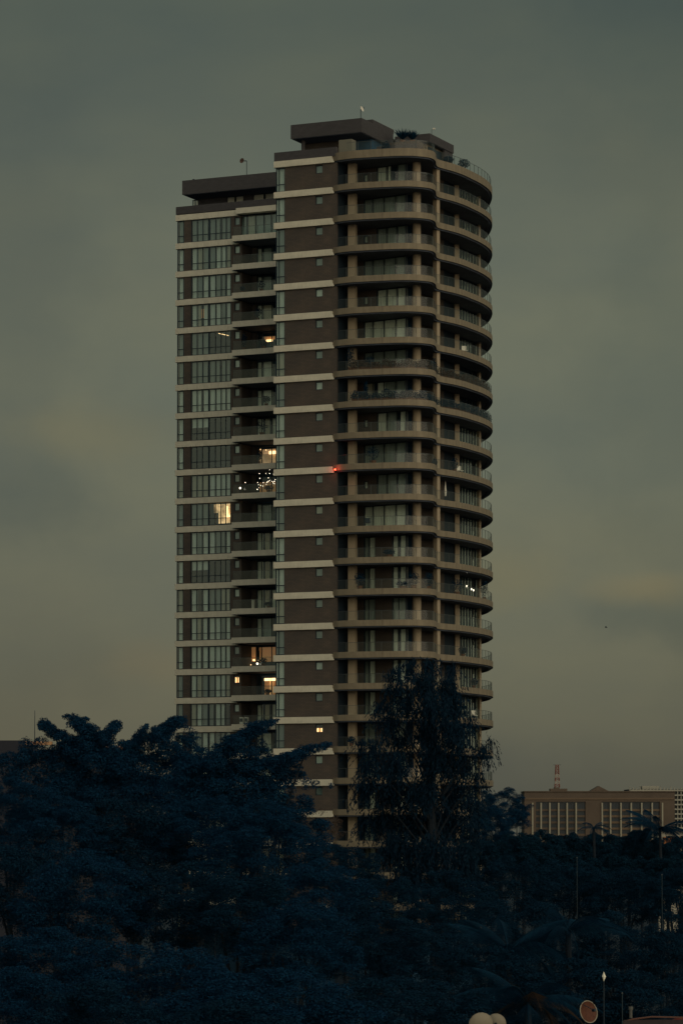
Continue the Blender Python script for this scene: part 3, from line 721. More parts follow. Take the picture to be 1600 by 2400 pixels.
# bright bulbs on the right lobe balcony
for i, (a, b, lab) in enumerate(((1093, 1341, 'small white bulb hanging under the slab of the planted right-hand balcony'), (1093, 1374, 'tall white lamp glowing on the planted right-hand balcony'), (1104, 1381, 'low white lamp left of its twin by the planted balcony rail'), (1109, 1383.5, 'lowest white lamp nearest the rail of the planted balcony'))):
    p = T(a, b, 360.5); o = at_tower('balcony_lamp', lab, 'lamp', (p.x, p.y, p.z - .16), 'white lamps on the planted balcony')
    MB().sphere((0, 0, .16), .06, E_white, sq=(1, 1, 2.0)).obj('bulb', o); MB().tube([(0, 0, 0), (0, 0, .06)], .05, M['frame'], 6).obj('holder', o)

# ------------------------------------------------------------------ foliage
def leaf_arrays(rg, C, D, size, aspect=.5, up=.4, rnd=.6):
    """C centres, D outward dirs -> rhombic leaf quads"""
    n = len(C)
    nrm = D * (1 - up) + np.array([0, 0, up]) + rg.normal(0, rnd, (n, 3))
    nrm /= np.linalg.norm(nrm, axis=1)[:, None] + 1e-9
    a = rg.normal(0, 1, (n, 3)); a -= (a * nrm).sum(1)[:, None] * nrm; a /= np.linalg.norm(a, axis=1)[:, None] + 1e-9
    b = np.cross(nrm, a); s = (size * rg.uniform(.6, 1.3, n))[:, None]
    return np.stack([C - a * s, C + b * s * aspect, C + a * s, C - b * s * aspect], 1)
def leaf_mesh(name, Q, m_):
    n = len(Q); me = bpy.data.meshes.new(name)
    me.vertices.add(n * 4); me.vertices.foreach_set('co', Q.reshape(-1).astype(np.float32))
    me.loops.add(n * 4); me.loops.foreach_set('vertex_index', np.arange(n * 4, dtype=np.int32))
    me.polygons.add(n); me.polygons.foreach_set('loop_start', np.arange(0, n * 4, 4, dtype=np.int32))
    me.polygons.foreach_set('loop_total', np.full(n, 4, dtype=np.int32))
    me.materials.append(m_); me.update(calc_edges=True); me.validate(); return me
def lobe_points(rg, lobes, dens):
    Cs, Ds = [], []
    for (c, r) in lobes:
        r = np.array(r, float); n = int(dens * (r[0] * r[1] + r[1] * r[2] + r[0] * r[2]) * 4)
        d = rg.normal(0, 1, (n, 3)); d[:, 2] = np.where(rg.random(n) < .35, np.abs(d[:, 2]), d[:, 2]); d /= np.linalg.norm(d, axis=1)[:, None]
        f = d[:, 0] * 5 + c[0]; g_ = d[:, 1] * 5 + c[1]; h = d[:, 2] * 5 + c[2]
        k = .88 + .12 * np.sin(f * 1.3 + g_) * np.sin(h * 1.1 + f * .7) + .08 * np.sin(g_ * 2.3 + h)
        rad = k * (1 - rg.random(n) ** 2 * .35)
        Cs.append(np.array(c) + d * r * rad[:, None]); Ds.append(d)
    return np.concatenate(Cs), np.concatenate(Ds)
def sub_lobes(rg, c, r, n, k):
    o = [(c, [x * .72 for x in r])]
    for _ in range(n):
        d = rg.normal(0, 1, 3); d[2] = abs(d[2]) * .9 - .15; d /= np.linalg.norm(d)
        q = np.array(c) + d * np.array(r) * .72; s = rg.uniform(.7, 1.25) * k
        o.append((list(q), [r[0] * s, r[1] * s, r[2] * s * .75]))
    return o
def crown_broad(seed, Rr=4.7, Hh=4.2, n=34, dens=26, leaf=.12, m_=None, core=.74, low=-.65):
    rg = np.random.default_rng(seed); L_ = []
    for i in range(n):
        ph = i * 2.4 + rg.uniform(-.4, .4); el = low + (1 - low) * (i + .5) / n + rg.uniform(-.08, .08); el = max(-1, min(1, el))
        rr = math.sqrt(1 - el * el); q = rg.uniform(.68, 1.0)
        c = [Rr * rr * q * math.cos(ph), Rr * rr * q * math.sin(ph), Hh * el * q]
        s = rg.uniform(.22, .34) * Rr
        L_ += sub_lobes(rg, c, [s, s, s * .8], 6, .42)
    if core: L_.append(([0, 0, -.1 * Hh], [Rr * core, Rr * core, Hh * core]))
    C, D = lobe_points(rg, L_, dens)
    return leaf_mesh('crown', leaf_arrays(rg, C, D, leaf, .5, .45, .36), m_ or M['foliage'])
def trunk_mesh(seed, h, r, lean=.3, limbs=5, top=4.0):
    rg = random.Random(seed); m_ = MB()
    pts = [(0, 0, -.3), (lean * .3, 0, h * .4), (lean, lean * .4, h)]
    m_.tube(pts, [r * 1.3, r, r * .7], M['bark'], 10)
    for i in range(limbs):
        a = i * 6.283 / limbs + rg.uniform(-.3, .3); q = top * rg.uniform(.6, 1)
        m_.tube([(lean, lean * .4, h * .92), (lean + q * .2 * math.cos(a), q * .2 * math.sin(a), h + top * .35), (lean + q * .6 * math.cos(a), q * .6 * math.sin(a), h + top * .9)], [r * .5, r * .33, r * .12], M['bark'], 7)
    return m_.mesh('trunk')
CR = [crown_broad(s, n=30 + 3 * (s % 4), leaf=.07, dens=75) for s in range(1, 5)]
CR2 = [crown_broad(s, n=30, leaf=.08, dens=55, m_=M['foliage2']) for s in range(11, 14)]
CRF = [crown_broad(s, n=28, dens=38, leaf=.13, m_=M['foliage3'], core=.85) for s in range(21, 24)]
TRm = [trunk_mesh(s, 11, .35, top=3.2) for s in range(3)]
def tree(px, ty, Y, wpx, label, kind=0, seed=0, squash=1.0, group='trees in the dark canopy'):
    """generic broad tree: its top touches row ty of the photograph at depth Y, crown wpx wide"""
    rg = random.Random(seed * 7 + int(px)); s = wpx * (1.4 if Y < 160 else 1.3) / F * Y / 11.0
    fam = (CR, CR2, CRF)[kind]; me = fam[rg.randrange(len(fam))]
    p = W(px, ty, Y); hz = 5.0 * s * squash; cz = p.z - hz
    t = thing('broadleaf_tree', label, 'tree', (p.x, p.y, 0), rg.uniform(0, 6.28), group)
    c = inst('crown', me, t, (0, 0, cz)); c.scale = (s, s, s * squash)
    k = inst('trunk', TRm[rg.randrange(3)], t); k.scale = (s, s, max(.3, cz / 14.0))
    return t

# hero tree with horned silhouette, left
def hero(name, label, lob, Y, base_px, trunk_r, dens=150, leaf=.058, m_=None, limbs=()):
    rg = np.random.default_rng(len(lob)); b = W(base_px, 1950, Y); b.z = 0
    L_ = []
    for (px, sy, rp, *dz) in lob:
        d = dz[0] if dz else rg.uniform(-1.5, 1.5)
        p = W(px, sy, Y + d) - b; r = rp * (1.22 if rp > 9 else 1.05) / F * Y
        if r > 1.0: L_ += sub_lobes(rg, list(p), [r, r * 1.1, r * .8], 7, .38)
        elif r > .45: L_ += sub_lobes(rg, list(p), [r, r, r * .9], 4, .45)
        else: L_.append((list(p), [r, r, r]))
    C, D = lobe_points(rg, L_, dens)
    t = thing(name, label, 'tree', tuple(b))
    inst('crown', leaf_mesh('crown', leaf_arrays(rg, C, D, leaf, .45, .4, .38), m_ or M['foliage']), t)
    tk = MB(); top = lob[0]; zt = W(base_px, 1870, Y).z
    tk.tube([(0, 0, -.3), (.2, 0, zt * .5), (0, 0, zt)], [trunk_r * 1.3, trunk_r, trunk_r * .6], M['bark'], 10)
    for (px, sy) in limbs:
        e_ = W(px, sy, Y) - b; tk.tube([(0, 0, zt * .75), (e_.x * .5, e_.y * .5, (zt * .75 + e_.z) * .5 + .6), tuple(e_)], [trunk_r * .4, trunk_r * .2, .03], M['bark'], 7)
    tk.obj('trunk', t); return t
def chain(pts, n=5):
    o = []
    for (a, b) in zip(pts[:-1], pts[1:]):
        for i in range(n): t_ = i / n; o.append(tuple(a[j] * (1 - t_) + b[j] * t_ for j in range(3)))
    o.append(pts[-1]); return [(x, y, r * random.uniform(.8, 1.2)) for x, y, r in o]
random.seed(5)
h1 = []
h1 += chain([(92, 1705, 5), (104, 1697, 12), (118, 1712, 15), (150, 1735, 24), (190, 1765, 34)])
h1 += chain([(148, 1680, 4), (162, 1680, 9), (182, 1694, 17), (200, 1716, 24), (215, 1750, 34)], 4)
h1 += chain([(276, 1699, 10), (266, 1707, 16), (250, 1722, 18), (240, 1750, 30)], 4)
h1 += [(287, 1742, 10), (300, 1752, 18)]
h1 += chain([(346, 1698, 4), (341, 1706, 8), (332, 1720, 12), (322, 1745, 22), (310, 1775, 32)], 4)
h1 += chain([(430, 1690, 11), (412, 1697, 17), (394, 1702, 14), (384, 1716, 20), (370, 1745, 34)], 4)
h1 += [(440, 1712, 12), (446, 1735, 22), (455, 1762, 30)]
h1 += [(60, 1745, 16), (90, 1762, 30), (52, 1775, 22), (140, 1800, 60), (230, 1810, 70), (330, 1820, 70), (420, 1800, 55), (60, 1830, 50), (280, 1880, 90), (150, 1880, 80), (400, 1880, 80), (60, 1910, 60), (130, 1762, 26), (165, 1770, 28), (225, 1766, 26), (262, 1768, 26), (300, 1768, 24), (345, 1772, 26), (400, 1752, 24), (425, 1742, 20), (100, 1790, 45), (180, 1785, 40), (260, 1790, 45), (300, 1790, 36), (360, 1785, 36), (410, 1770, 34), (440, 1790, 36), (20, 1800, 40), (200, 1850, 60), (350, 1850, 60)]
hero('broadleaf_tree', 'big dark tree at left whose crown ends in several upturned horn-shaped tips', h1, 172, 240, .5, limbs=((190, 1735), (252, 1735), (328, 1735), (140, 1735), (385, 1725)))
h2 = []
h2 += chain([(653, 1687, 3), (640, 1692, 8), (618, 1702, 14), (592, 1716, 19), (560, 1738, 24), (520, 1770, 34)], 5)
h2 += [(622, 1760, 12), (610, 1745, 14), (600, 1760, 22), (565, 1775, 36), (500, 1790, 36), (480, 1810, 50)]
h2 += chain([(776, 1743, 5), (760, 1749, 9), (730, 1756, 12), (700, 1768, 15), (672, 1782, 22), (650, 1800, 30)], 5)
h2 += [(700, 1800, 10), (690, 1820, 24), (740, 1838, 10), (720, 1838, 14), (775, 1842, 8), (650, 1850, 55), (560, 1850, 80), (600, 1920, 90), (700, 1900, 40), (480, 1900, 80), (720, 1960, 55), (450, 1800, 40), (520, 1800, 46), (580, 1800, 44), (620, 1810, 40), (500, 1850, 60), (640, 1790, 22), (430, 1830, 50)]
hero('broadleaf_tree', 'dark tree left of the tower base with two long limbs reaching right across the wing', h2, 163, 600, .45, limbs=((600, 1714), (715, 1764), (560, 1740)))

# drooping tree in front of the tower
def weeping(label, clumps, Y, base_px, m_):
    rg = np.random.default_rng(9); b = W(base_px, 1950, Y); b.z = 0
    Cs, As = [], []
    tk = MB(); zt = W(base_px, 1570, Y).z
    spine = [Vector((0, 0, -.3)), Vector((.3, 0, zt * .5)), Vector((-.1, .1, zt * .8)), Vector((.1, 0, zt))]
    tk.tube([tuple(s) for s in spine], [.5, .38, .22, .06], M['bark'], 9)
    for (px, sy, rx, rz, dn) in clumps:
        c = W(px, sy, Y + rg.uniform(-2, 2)) - b; rX = rx / F * Y; rZ = rz / F * Y
        z0 = max(4, c.z - 2.5 - abs(c.x) * .5); 
        tk.tube([(.1 if c.z < zt * .8 else 0, 0, z0), (c.x * .5, c.y * .5, (z0 + c.z) * .5 + .4), (c.x, c.y, c.z + rZ * .4)], [.08, .05, .015], M['bark'], 5)
        ns = int(dn * 116 * rX * rZ)
        st = rg.normal(0, .36, (ns, 3)) * [rX, rX, rZ] + [c.x, c.y, c.z + rZ * .3]
        for s in st:
            n = rg.integers(9, 18); L0_ = rg.uniform(.7, 1.7); out = rg.normal(0, .35, 2) + np.array([c.x, 0]) * .04
            t_ = np.linspace(0, 1, n)
            P = np.stack([s[0] + out[0] * t_ ** .6 * L0_, s[1] + out[1] * t_ ** .6 * L0_, s[2] - L0_ * t_ ** 1.3], 1) + rg.normal(0, .05, (n, 3))
            Cs.append(P); a = np.tile([out[0] * .5, out[1] * .5, -1.0], (n, 1)) + rg.normal(0, .33, (n, 3)); As.append(a)
    C = np.concatenate(Cs); a = np.concatenate(As); a /= np.linalg.norm(a, axis=1)[:, None]
    q = rg.normal(0, 1, a.shape); q -= (q * a).sum(1)[:, None] * a; q /= np.linalg.norm(q, axis=1)[:, None]
    s = rg.uniform(.09, .19, len(C))[:, None]; wv = s * .22
    Q = np.stack([C - a * s, C + q * wv, C + a * s, C - q * wv], 1)
    t = thing('weeping_tree', label, 'tree', tuple(b))
    inst('crown', leaf_mesh('crown', Q, m_), t); tk.obj('trunk', t); return t
cl_ = [(960, 1560, 30, 16, 1.0), (1010, 1560, 28, 16, 1.1), (1055, 1572, 18, 16, 1), (925, 1578, 22, 18, .9), (990, 1600, 40, 26, 1.3), (1045, 1615, 35, 30, 1.2), (935, 1620, 28, 26, 1.0), (1060, 1660, 34, 36, 1.4),
       (1010, 1660, 46, 34, 1.5), (950, 1660, 30, 26, 1.1), (895, 1660, 26, 22, .9), (915, 1690, 30, 22, 1), (1000, 1720, 44, 34, 1.4), (1065, 1720, 36, 36, 1.4), (940, 1735, 36, 28, .9), (1020, 1780, 50, 36, 1.5),
       (1100, 1690, 18, 16, .7), (1120, 1760, 26, 18, .8), (1148, 1742, 13, 11, .8), (1140, 1765, 16, 12, .6), (880, 1755, 34, 22, .9), (845, 1742, 16, 16, .8), (870, 1800, 34, 26, 1.1), (930, 1800, 42, 34, 1.3), (1080, 1790, 34, 30, 1.3),
       (860, 1850, 34, 28, 1), (920, 1860, 46, 36, 1.3), (990, 1860, 50, 40, 1.6), (1060, 1860, 46, 36, 1.4), (1120, 1830, 22, 28, .7), (1110, 1890, 30, 30, .8), (900, 1920, 40, 32, 1.2), (970, 1930, 50, 40, 1.5), (1040, 1930, 50, 40, 1.5), (860, 1930, 30, 26, .8),
       (1100, 1950, 34, 30, .7), (930, 1990, 50, 40, 1.4), (1010, 2000, 60, 40, 1.6), (1090, 2010, 40, 34, 1.2), (960, 2060, 60, 40, 1.4), (1050, 2070, 60, 40, 1.4)]
weeping('tall loose tree with drooping leaf strands standing in front of the tower', cl_, 205, 1010, leafmat('foliage_weeping', (.0012, .014, .034), (.003, .028, .054)))

# generic canopy
T_ = tree
T_(1172, 1838, 330, 125, 'rounded dark tree at the right foot of the tower beside the far office block', 0, 1, .95)
T_(1150, 1885, 322, 110, 'dark tree filling the foot of the tower left of the rounded tree', 0, 8, 1.0)
T_(300, 1785, 215, 130, 'tree behind the horned crown, filling its middle', 1, 9, 1.1)
T_(425, 1785, 205, 130, 'tree behind the right end of the horned crown', 1, 10, 1.1)
T_(150, 1785, 210, 130, 'tree behind the left end of the horned crown', 1, 11, 1.1)
T_(560, 1790, 210, 130, 'tree behind the long reaching limbs', 1, 12, 1.1)
T_(640, 1850, 215, 110, 'tree behind the reaching limbs near the brick block', 1, 13, 1.1)
T_(1213, 1880, 335, 40, 'small leafy tree right of the rounded tree at the tower foot', 0, 2, 1.2)
T_(735, 1868, 260, 120, 'brownish thin tree below the central brick block', 2, 3, 1.1).children[0].data = crown_broad(31, n=16, dens=9, leaf=.12, m_=M['brownleaf'], core=0)
T_(505, 1705, 240, 44, 'small bare brown sapling rising in front of the wing windows', 2, 3, 1.5).children[0].data = crown_broad(33, n=9, dens=2.2, leaf=.12, m_=M['brownleaf'], core=0)
far = [(1262, 1935, 300, 120, 'far tree row below the left end of the office block'), (1330, 1938, 310, 110, 'far tree below the left pilasters of the office block'), (1398, 1945, 315, 100, 'far tree below the middle of the office block'),
       (1455, 1962, 300, 120, 'far tree below the right pilasters of the office block'), (1500, 1930, 290, 90, 'far tree crown left of the tall palm at right'), (1560, 1965, 290, 110, 'far tree at the right edge under the palm'),
       (1120, 1950, 290, 120, 'far tree at the right base of the tower'), (1590, 1990, 262, 120, 'leafy tree at the right edge hiding the low white building'), (1215, 1945, 285, 110, 'tree closing the gap between the tower foot and the office block'), (1300, 1975, 275, 130, 'second-row tree under the left pilasters'), (1420, 1990, 270, 130, 'second-row tree under the middle of the office block'), (1520, 2000, 265, 130, 'second-row tree under the tall palm')]
for i, a in enumerate(far): T_(*a, kind=2, seed=i + 5, squash=1)
mid = [(815, 1965, 190, 170, 'mid-distance tree at the foot of the curved balconies'), (900, 2030, 180, 200, 'mid-distance tree below the drooping tree'), (1060, 2035, 190, 190, 'mid-distance tree right under the drooping tree'),
       (1200, 1985, 230, 190, 'canopy tree right of the drooping tree, below the sky gap'), (1330, 1995, 235, 200, 'broad canopy tree below the far office block'), (1460, 2015, 230, 180, 'canopy tree in the row right of the broad one'), (1575, 2020, 225, 170, 'canopy tree at the right edge, middle row'),
       (1140, 2110, 170, 210, 'dark tree in the lower middle of the right grove'), (1290, 2110, 165, 230, 'dark spreading tree in the centre of the right grove'), (1440, 2130, 165, 210, 'dark tree behind the white diamond marker'), (1580, 2140, 160, 200, 'dark tree at right edge behind the dishes')]
for i, a in enumerate(mid): T_(*a, kind=1, seed=i + 20, squash=.95)
near = [(30, 1805, 150, 190, 'tree at the left edge below the low roof'), (140, 1860, 148, 230, 'tree second from the left edge under the horned crown', 0), (330, 1850, 150, 260, 'dense tree in the centre of the left grove', 1), (470, 1850, 150, 220, 'tree under the wing of the tower', 0),
        (610, 1870, 146, 270, 'broad tree with paler top beneath the reaching limbs', 0), (60, 1960, 135, 260, 'tree at left edge, middle row', 1), (200, 1975, 130, 290, 'rounded tree with paler crown left of centre', 0), (400, 1990, 132, 280, 'very dark tree in the middle of the left grove', 1),
        (560, 2010, 128, 260, 'dark tree with hanging clumps below centre left', 1), (740, 2000, 140, 260, 'tree between the left grove and the tower foot', 0), (700, 2090, 126, 260, 'paler tree in the lower centre', 0), (860, 2110, 136, 260, 'dark tree in the lower centre below the tower', 1), (980, 2150, 130, 240, 'dark tree lower centre right', 1),
        (110, 2150, 108, 330, 'near tree at lower left with soft pale ridge', 0), (400, 2185, 104, 420, 'near wide tree whose ridge slopes down to the right', 0), (640, 2240, 100, 420, 'near wide tree at the bottom centre', 0), (20, 2260, 95, 340, 'nearest tree in the bottom left corner', 0), (250, 2290, 92, 360, 'nearest tree along the bottom edge at left', 1), (520, 2340, 88, 420, 'nearest low tree along the bottom edge', 1),
        (840, 2290, 104, 360, 'near tree at bottom centre, right of the sloping ridge', 1), (1000, 2270, 115, 300, 'near dark tree above the two pale dishes', 1), (1150, 2215, 140, 260, 'dark tree behind the coconut palms', 1), (1330, 2240, 140, 280, 'dark tree behind the rusty dish', 1), (1500, 2250, 140, 280, 'dark tree behind the house ridge', 1)]
for i, a in enumerate(near):
    kd = a[5] if len(a) > 5 else 0
    T_(*a[:5], kind=kd, seed=i + 50, squash=.72 if a[1] > 2100 else .85)

for i, px in enumerate(range(5, 420, 52)): T_(px, 1878 + (i * 37) % 30, 420 + (i * 13) % 40, 105, 'tree of the far row behind the left grove, %s' % ['at the left edge', 'behind the low roof', 'under the antenna pole', 'behind the first horn', 'behind the middle horns', 'left of the spike', 'behind the spike', 'beside the wing foot'][i % 8], kind=2, seed=i + 90, squash=1.1)
for i, px in enumerate(range(1165, 1610, 62)): T_(px, 1938 + (i * 29) % 22, 430 + (i * 13) % 40, 105, 'tree of the farthest right row, %s' % ['beside the tower foot', 'at the left corner of the office block', 'under its left pilasters', 'under its fourth pilaster', 'under its plain centre', 'under its right pilasters', 'under its right end', 'at the right edge'][i % 8], kind=2, seed=i + 120, squash=1)
# palms
def frond(length, droop, m_, n=16):
    f = MB(); P = []
    for i in range(n + 1):
        t = i / n; P.append(Vector((length * (t - .12 * t * t), 0, length * (.35 * t - droop * t * t))))
    f.tube([tuple(p) for p in P], [.03 * (1 - .8 * i / n) + .005 for i in range(n + 1)], m_, 4)
    for i in range(2, n * 3):
        t = i / (n * 3); p = Vector((length * (t - .12 * t * t), 0, length * (.35 * t - droop * t * t))); ll = length * .26 * math.sin(math.pi * min(1, t * .85 + .15)) + .08
        for sgn in (-1, 1):
            e_ = p + Vector((ll * .5, sgn * ll * .65, -ll * .55)); 
            f.add([tuple(p), tuple(p + Vector((.05, 0, .0))), tuple(e_)], [(0, 1, 2)], m_)
    return f.mesh('frond')
fr_a = [frond(3.2, d, M['foliage2']) for d in (.35, .6, .9)]; fr_b = [frond(2.6, d, M['brownleaf']) for d in (.9, 1.2)]
def palm(px, ty, Y, sc_, label, n=15, brown=0, seed=0):
    rg = random.Random(seed); p = W(px, ty, Y); hc = p.z - 1.0 * sc_
    t = thing('palm_tree', label, 'palm', (p.x, p.y, 0), 0, 'palms')
    MB().tube([(0, 0, -.3), (.25, .1, hc * .5), (0, 0, hc)], [.22, .16, .13], M['bark'], 9).obj('trunk', t)
    for i in range(n):
        o = inst('frond', fr_b[i % 2] if i < brown else fr_a[i % 3], t, (0, 0, hc), i * 2.4 + rg.uniform(-.2, .2)); o.scale = (sc_,) * 3
        o.rotation_euler = (0, rg.uniform(-.55, .3), o.rotation_euler.z)
palm(1545, 1912, 285, 1.25, 'palm with spiky fronds silhouetted in front of the office block at right', 16, 0, 1)
palm(1390, 1925, 305, .6, 'small palm tip sticking up below the centre of the office block', 9, 0, 2)
palm(1235, 2290, 118, .95, 'coconut palm with brown hanging fronds above the pale dishes', 16, 4, 3)
palm(1190, 2170, 150, 1.1, 'taller palm behind the brown-fronded coconut palm', 14, 0, 4)
palm(1330, 2130, 150, 1.0, 'palm with upright pale fronds in the right grove', 12, 0, 5)

# ------------------------------------------------------------------ rooftop things
def shrub(name, label, p, r, h, spiky=False, pot=True, m_=None, cat='plant', group=None, seed=1, n=500, potmat=None):
    rg = np.random.default_rng(seed); o = at_tower(name, label, cat, p, group)
    ph = min(.35, h * .3) if pot else 0
    if pot: MB().tube([(0, 0, 0), (0, 0, ph)], [r * .35, r * .5], potmat or M['pot'], 10).obj('pot', o)
    d = rg.normal(0, 1, (n, 3)); d /= np.linalg.norm(d, axis=1)[:, None]
    C = d * (rg.random(n) ** .4)[:, None] * [r, r, (h - ph) / 2] + [0, 0, ph + (h - ph) / 2]
    if spiky:
        a = d.copy(); a[:, 2] = np.abs(a[:, 2]) + .7; a /= np.linalg.norm(a, axis=1)[:, None]; n2 = n // 5; a = a[:n2]
        q = rg.normal(0, 1, a.shape); q -= (q * a).sum(1)[:, None] * a; q /= np.linalg.norm(q, axis=1)[:, None]
        b0 = np.array([0, 0, ph]); ln = rg.uniform(.6, 1, n2)[:, None] * (h - ph)
        tip = b0 + a * ln; mid_ = b0 + a * ln * .5 + [0, 0, .05]
        Q = np.stack([np.tile(b0, (n2, 1)), mid_ + q * .05, tip, mid_ - q * .05], 1)
    else: Q = leaf_arrays(rg, C, d, .09, .5, .3, .8)
    inst('foliage', leaf_mesh('foliage', Q, m_ or M['foliage2']), o); return o
ZRoof = ZB0 + .3
for (a, y_, Y, r, h, sp, lab) in ((943, 326, 357, .8, 1.9, True, 'spiky potted plant left of the antenna mast on the roof terrace'), (966, 326, 357, .7, 1.7, True, 'thin-leaved potted plant right of the mast on the roof terrace'),
                            (905, 345, 352, .55, 1.9, False, 'small dark potted shrub on the roof terrace left of the spiky plants'), (1086, 385, 359.5, .7, 1.5, False, 'dark bush behind the roof railing at the right end'), (1050, 372, 356.5, .6, 1.2, False, 'low leafy shrub below the right penthouse fascia')):
    q = T(a, y_, Y); sh = shrub('potted_plant', lab, (q.x, q.y, ZRoof), r, h, sp, seed=int(a), n=600)
    if y_ == 326: 
        sh.location.z = 99.600 - .2
q = T(965, 300, 357); MB()
o = at_tower('antenna_mast', 'thin upright antenna mast between the spiky plants on the roof', 'antenna', (q.x, q.y, ZRoof)); MB().tube([(0, 0, 0), (0, 0, 4.2)], [.07, .04], M['frame'], 6).obj('pole', o)
MB().tube([(-.35, 0, 3.9), (.35, 0, 3.9)], .02, M['frame'], 5).obj('crossbar', o)
# raised planter carrying the spiky plants
q = T(950, 330, 357); MB().box(q.x - 1.6, q.x + 1.8, q.y - .8, q.y + .8, ZRoof, 99.400, M['brick']).obj('terrace_planter', tower)

def dish(label, p, r, dirv, polev, m_, group=None, rim=None, world=False, arm=(0, 0, 0)):
    o = thing('satellite_dish', label, 'satellite dish', p if world else tworld(*p), 0, group)
    d = Vector(dirv).normalized(); a = d.orthogonal().normalized(); b = d.cross(a); n = 20; c = Vector((0, 0, polev)) + d * .1 + Vector(arm)
    for nm, sh, mm, rr in (('reflector', 0, m_, r),):
        mb = MB(); rings = []
        for i in range(6):
            t = i / 5; rings += [c + d * (r * .28 * t * t) + (a * math.cos(2 * math.pi * k / n) + b * math.sin(2 * math.pi * k / n)) * r * max(t, .01) for k in range(n)]
        fs = [(i * n + k, (i + 1) * n + k, (i + 1) * n + (k + 1) % n, i * n + (k + 1) % n) for i in range(5) for k in range(n)]
        mb.add(rings, fs, m_); mb.add([v - d * .025 for v in rings], [f[::-1] for f in fs], m_); mb.smooth = True
        ref = mb.obj('reflector', o)
    rm = MB(); cc_ = c + d * r * .28
    rm.tube([cc_ + (a * math.cos(2 * math.pi * k / n) + b * math.sin(2 * math.pi * k / n)) * r for k in range(n + 1)], r * .05, rim or m_, 5).obj('rim', o)
    f_ = c + d * r * 1.0
    MB().tube([c - b * r * .8 + d * .1, f_], .015, M['frame'], 4).tube([f_ - d * .06, f_ + d * .06], .05, M['frame'], 6).obj('feed_arm', o)
    MB().tube([(0, 0, 0), (0, 0, polev)], .04, M['frame'], 7).tube([(0, 0, polev), tuple(c)], .05, M['frame'], 6).obj('pole', o)
    return o
z1 = T(567, 391, 384.5).z; zr_ = 100.750
dish('small dish on a tall pole above the lower wing roof', (u_at(577.5, VL + 1.3), VL + 1.3, zr_), .30, (-.55, -.8, .15), z1 - zr_, mat('brown_dish', (.11, .065, .05)), arm=(-.48, .1, 0))
q = T(852, 300, 352)
dish('pale dish on a pole at the highest roof corner', (pu1 - .3, 3.4, 101.050), .3, (.8, -.45, .3), 1.05, M['white'])
q = T(1014, 320, 359.5); o = at_tower('roof_antenna', 'small bent antenna on the right penthouse roof', 'antenna', (p2u1 - .2, p2v0 + 1, ZT)); MB().tube([(0, 0, 0), (0, 0, .6), (.25, 0, .7)], .03, M['frame'], 5).obj('pole', o)
MB().box(.15, .4, -.08, .08, .62, .78, M['white']).obj('head', o)
q = T(452, 420, 384); o = at_tower('roof_vent', 'tiny vent cap at the left end of the wing roof', 'vent', (u_at(452, VL + 1.5), VL + 1.6, 100.750)); MB().tube([(0, 0, 0), (0, 0, .15)], .08, M['frame'], 8).tube([(0, 0, .15), (0, 0, .2)], .14, M['frame'], 8).obj('cap', o)

# balcony planting and furniture (curved side)
def edge_at(px, inset_d):
    best = None
    P = inset(EC, inset_d)
    for p in P[:110]:
        wd = C0 + U * p.x + V * p.y; q = wd.x / wd.y / KX * F + 800
        if best is None or abs(q - px) < best[0]: best = (abs(q - px), p)
    return best[1]
def bplant(px, k, ins, r, h, lab, sp=False, m_=None, n=350, grp='potted plants on the curved balconies'):
    p = edge_at(px, ins); return shrub('potted_plant', lab, (p.x, p.y, zb(k + 1) + .16), r, h, sp, m_=m_, group=grp, seed=int(px) + k, n=n)
bplant(870, 9, 1.0, .8, 1.9, 'bushy potted palm behind the glass in the middle of the curved balcony ten storeys down')
bplant(840, 13, .8, .65, 1.9, 'tall potted shrub beside the flat column on the planted balcony')
bplant(942, 13, .6, .9, .8, 'low wide round bush near the middle of the planted balcony')
bplant(968, 13, .9, .7, 1.9, 'shrub beside the round column on the planted balcony')
bplant(1003, 13, .7, .6, 1.9, 'shrub between round column and corner pillar on the planted balcony')
bplant(1070, 13, .9, .8, 1.9, 'shrub right of the corner pillar on the planted balcony')
bplant(1138, 13, .6, .5, 2.4, 'trailing plant at the far right tip of the planted balcony')
bplant(912, 12, .9, .7, .9, 'low bush in front of the brown wall, one storey above the planted balcony')
bplant(866, 6, 1.0, .6, 1.6, 'potted plant behind the upper planter hedge')
bplant(820, 6, .6, .5, 2.6, 'tall thin plant in front of the flat column at the upper planter hedge')
bplant(858, 7, .8, .25, 2.4, 'narrow tall plant standing in the lower planter hedge')
bplant(1016, 6, .5, .45, 2.0, 'shrub at the corner pillar beside the upper planter hedge')
bplant(1018, 9, .5, .3, 1.1, 'small plant left of the corner pillar ten storeys down')
bplant(1066, 9, .9, .45, 1.7, 'dark potted shrub with white pot on the right lobe')
bplant(1085, 15, .9, .6, 1.2, 'leafy plant on the right lobe two storeys under the planted balcony')
bplant(1108, 16, .6, .5, 1.2, 'small drooping plant on the right lobe just above the tree top')
bplant(822, 18, .4, .5, 1.1, 'potted plant at the flat column near the tree line')
bplant(868, 18, .5, .4, .8, 'small potted plant near the tree line, right of the flat column')
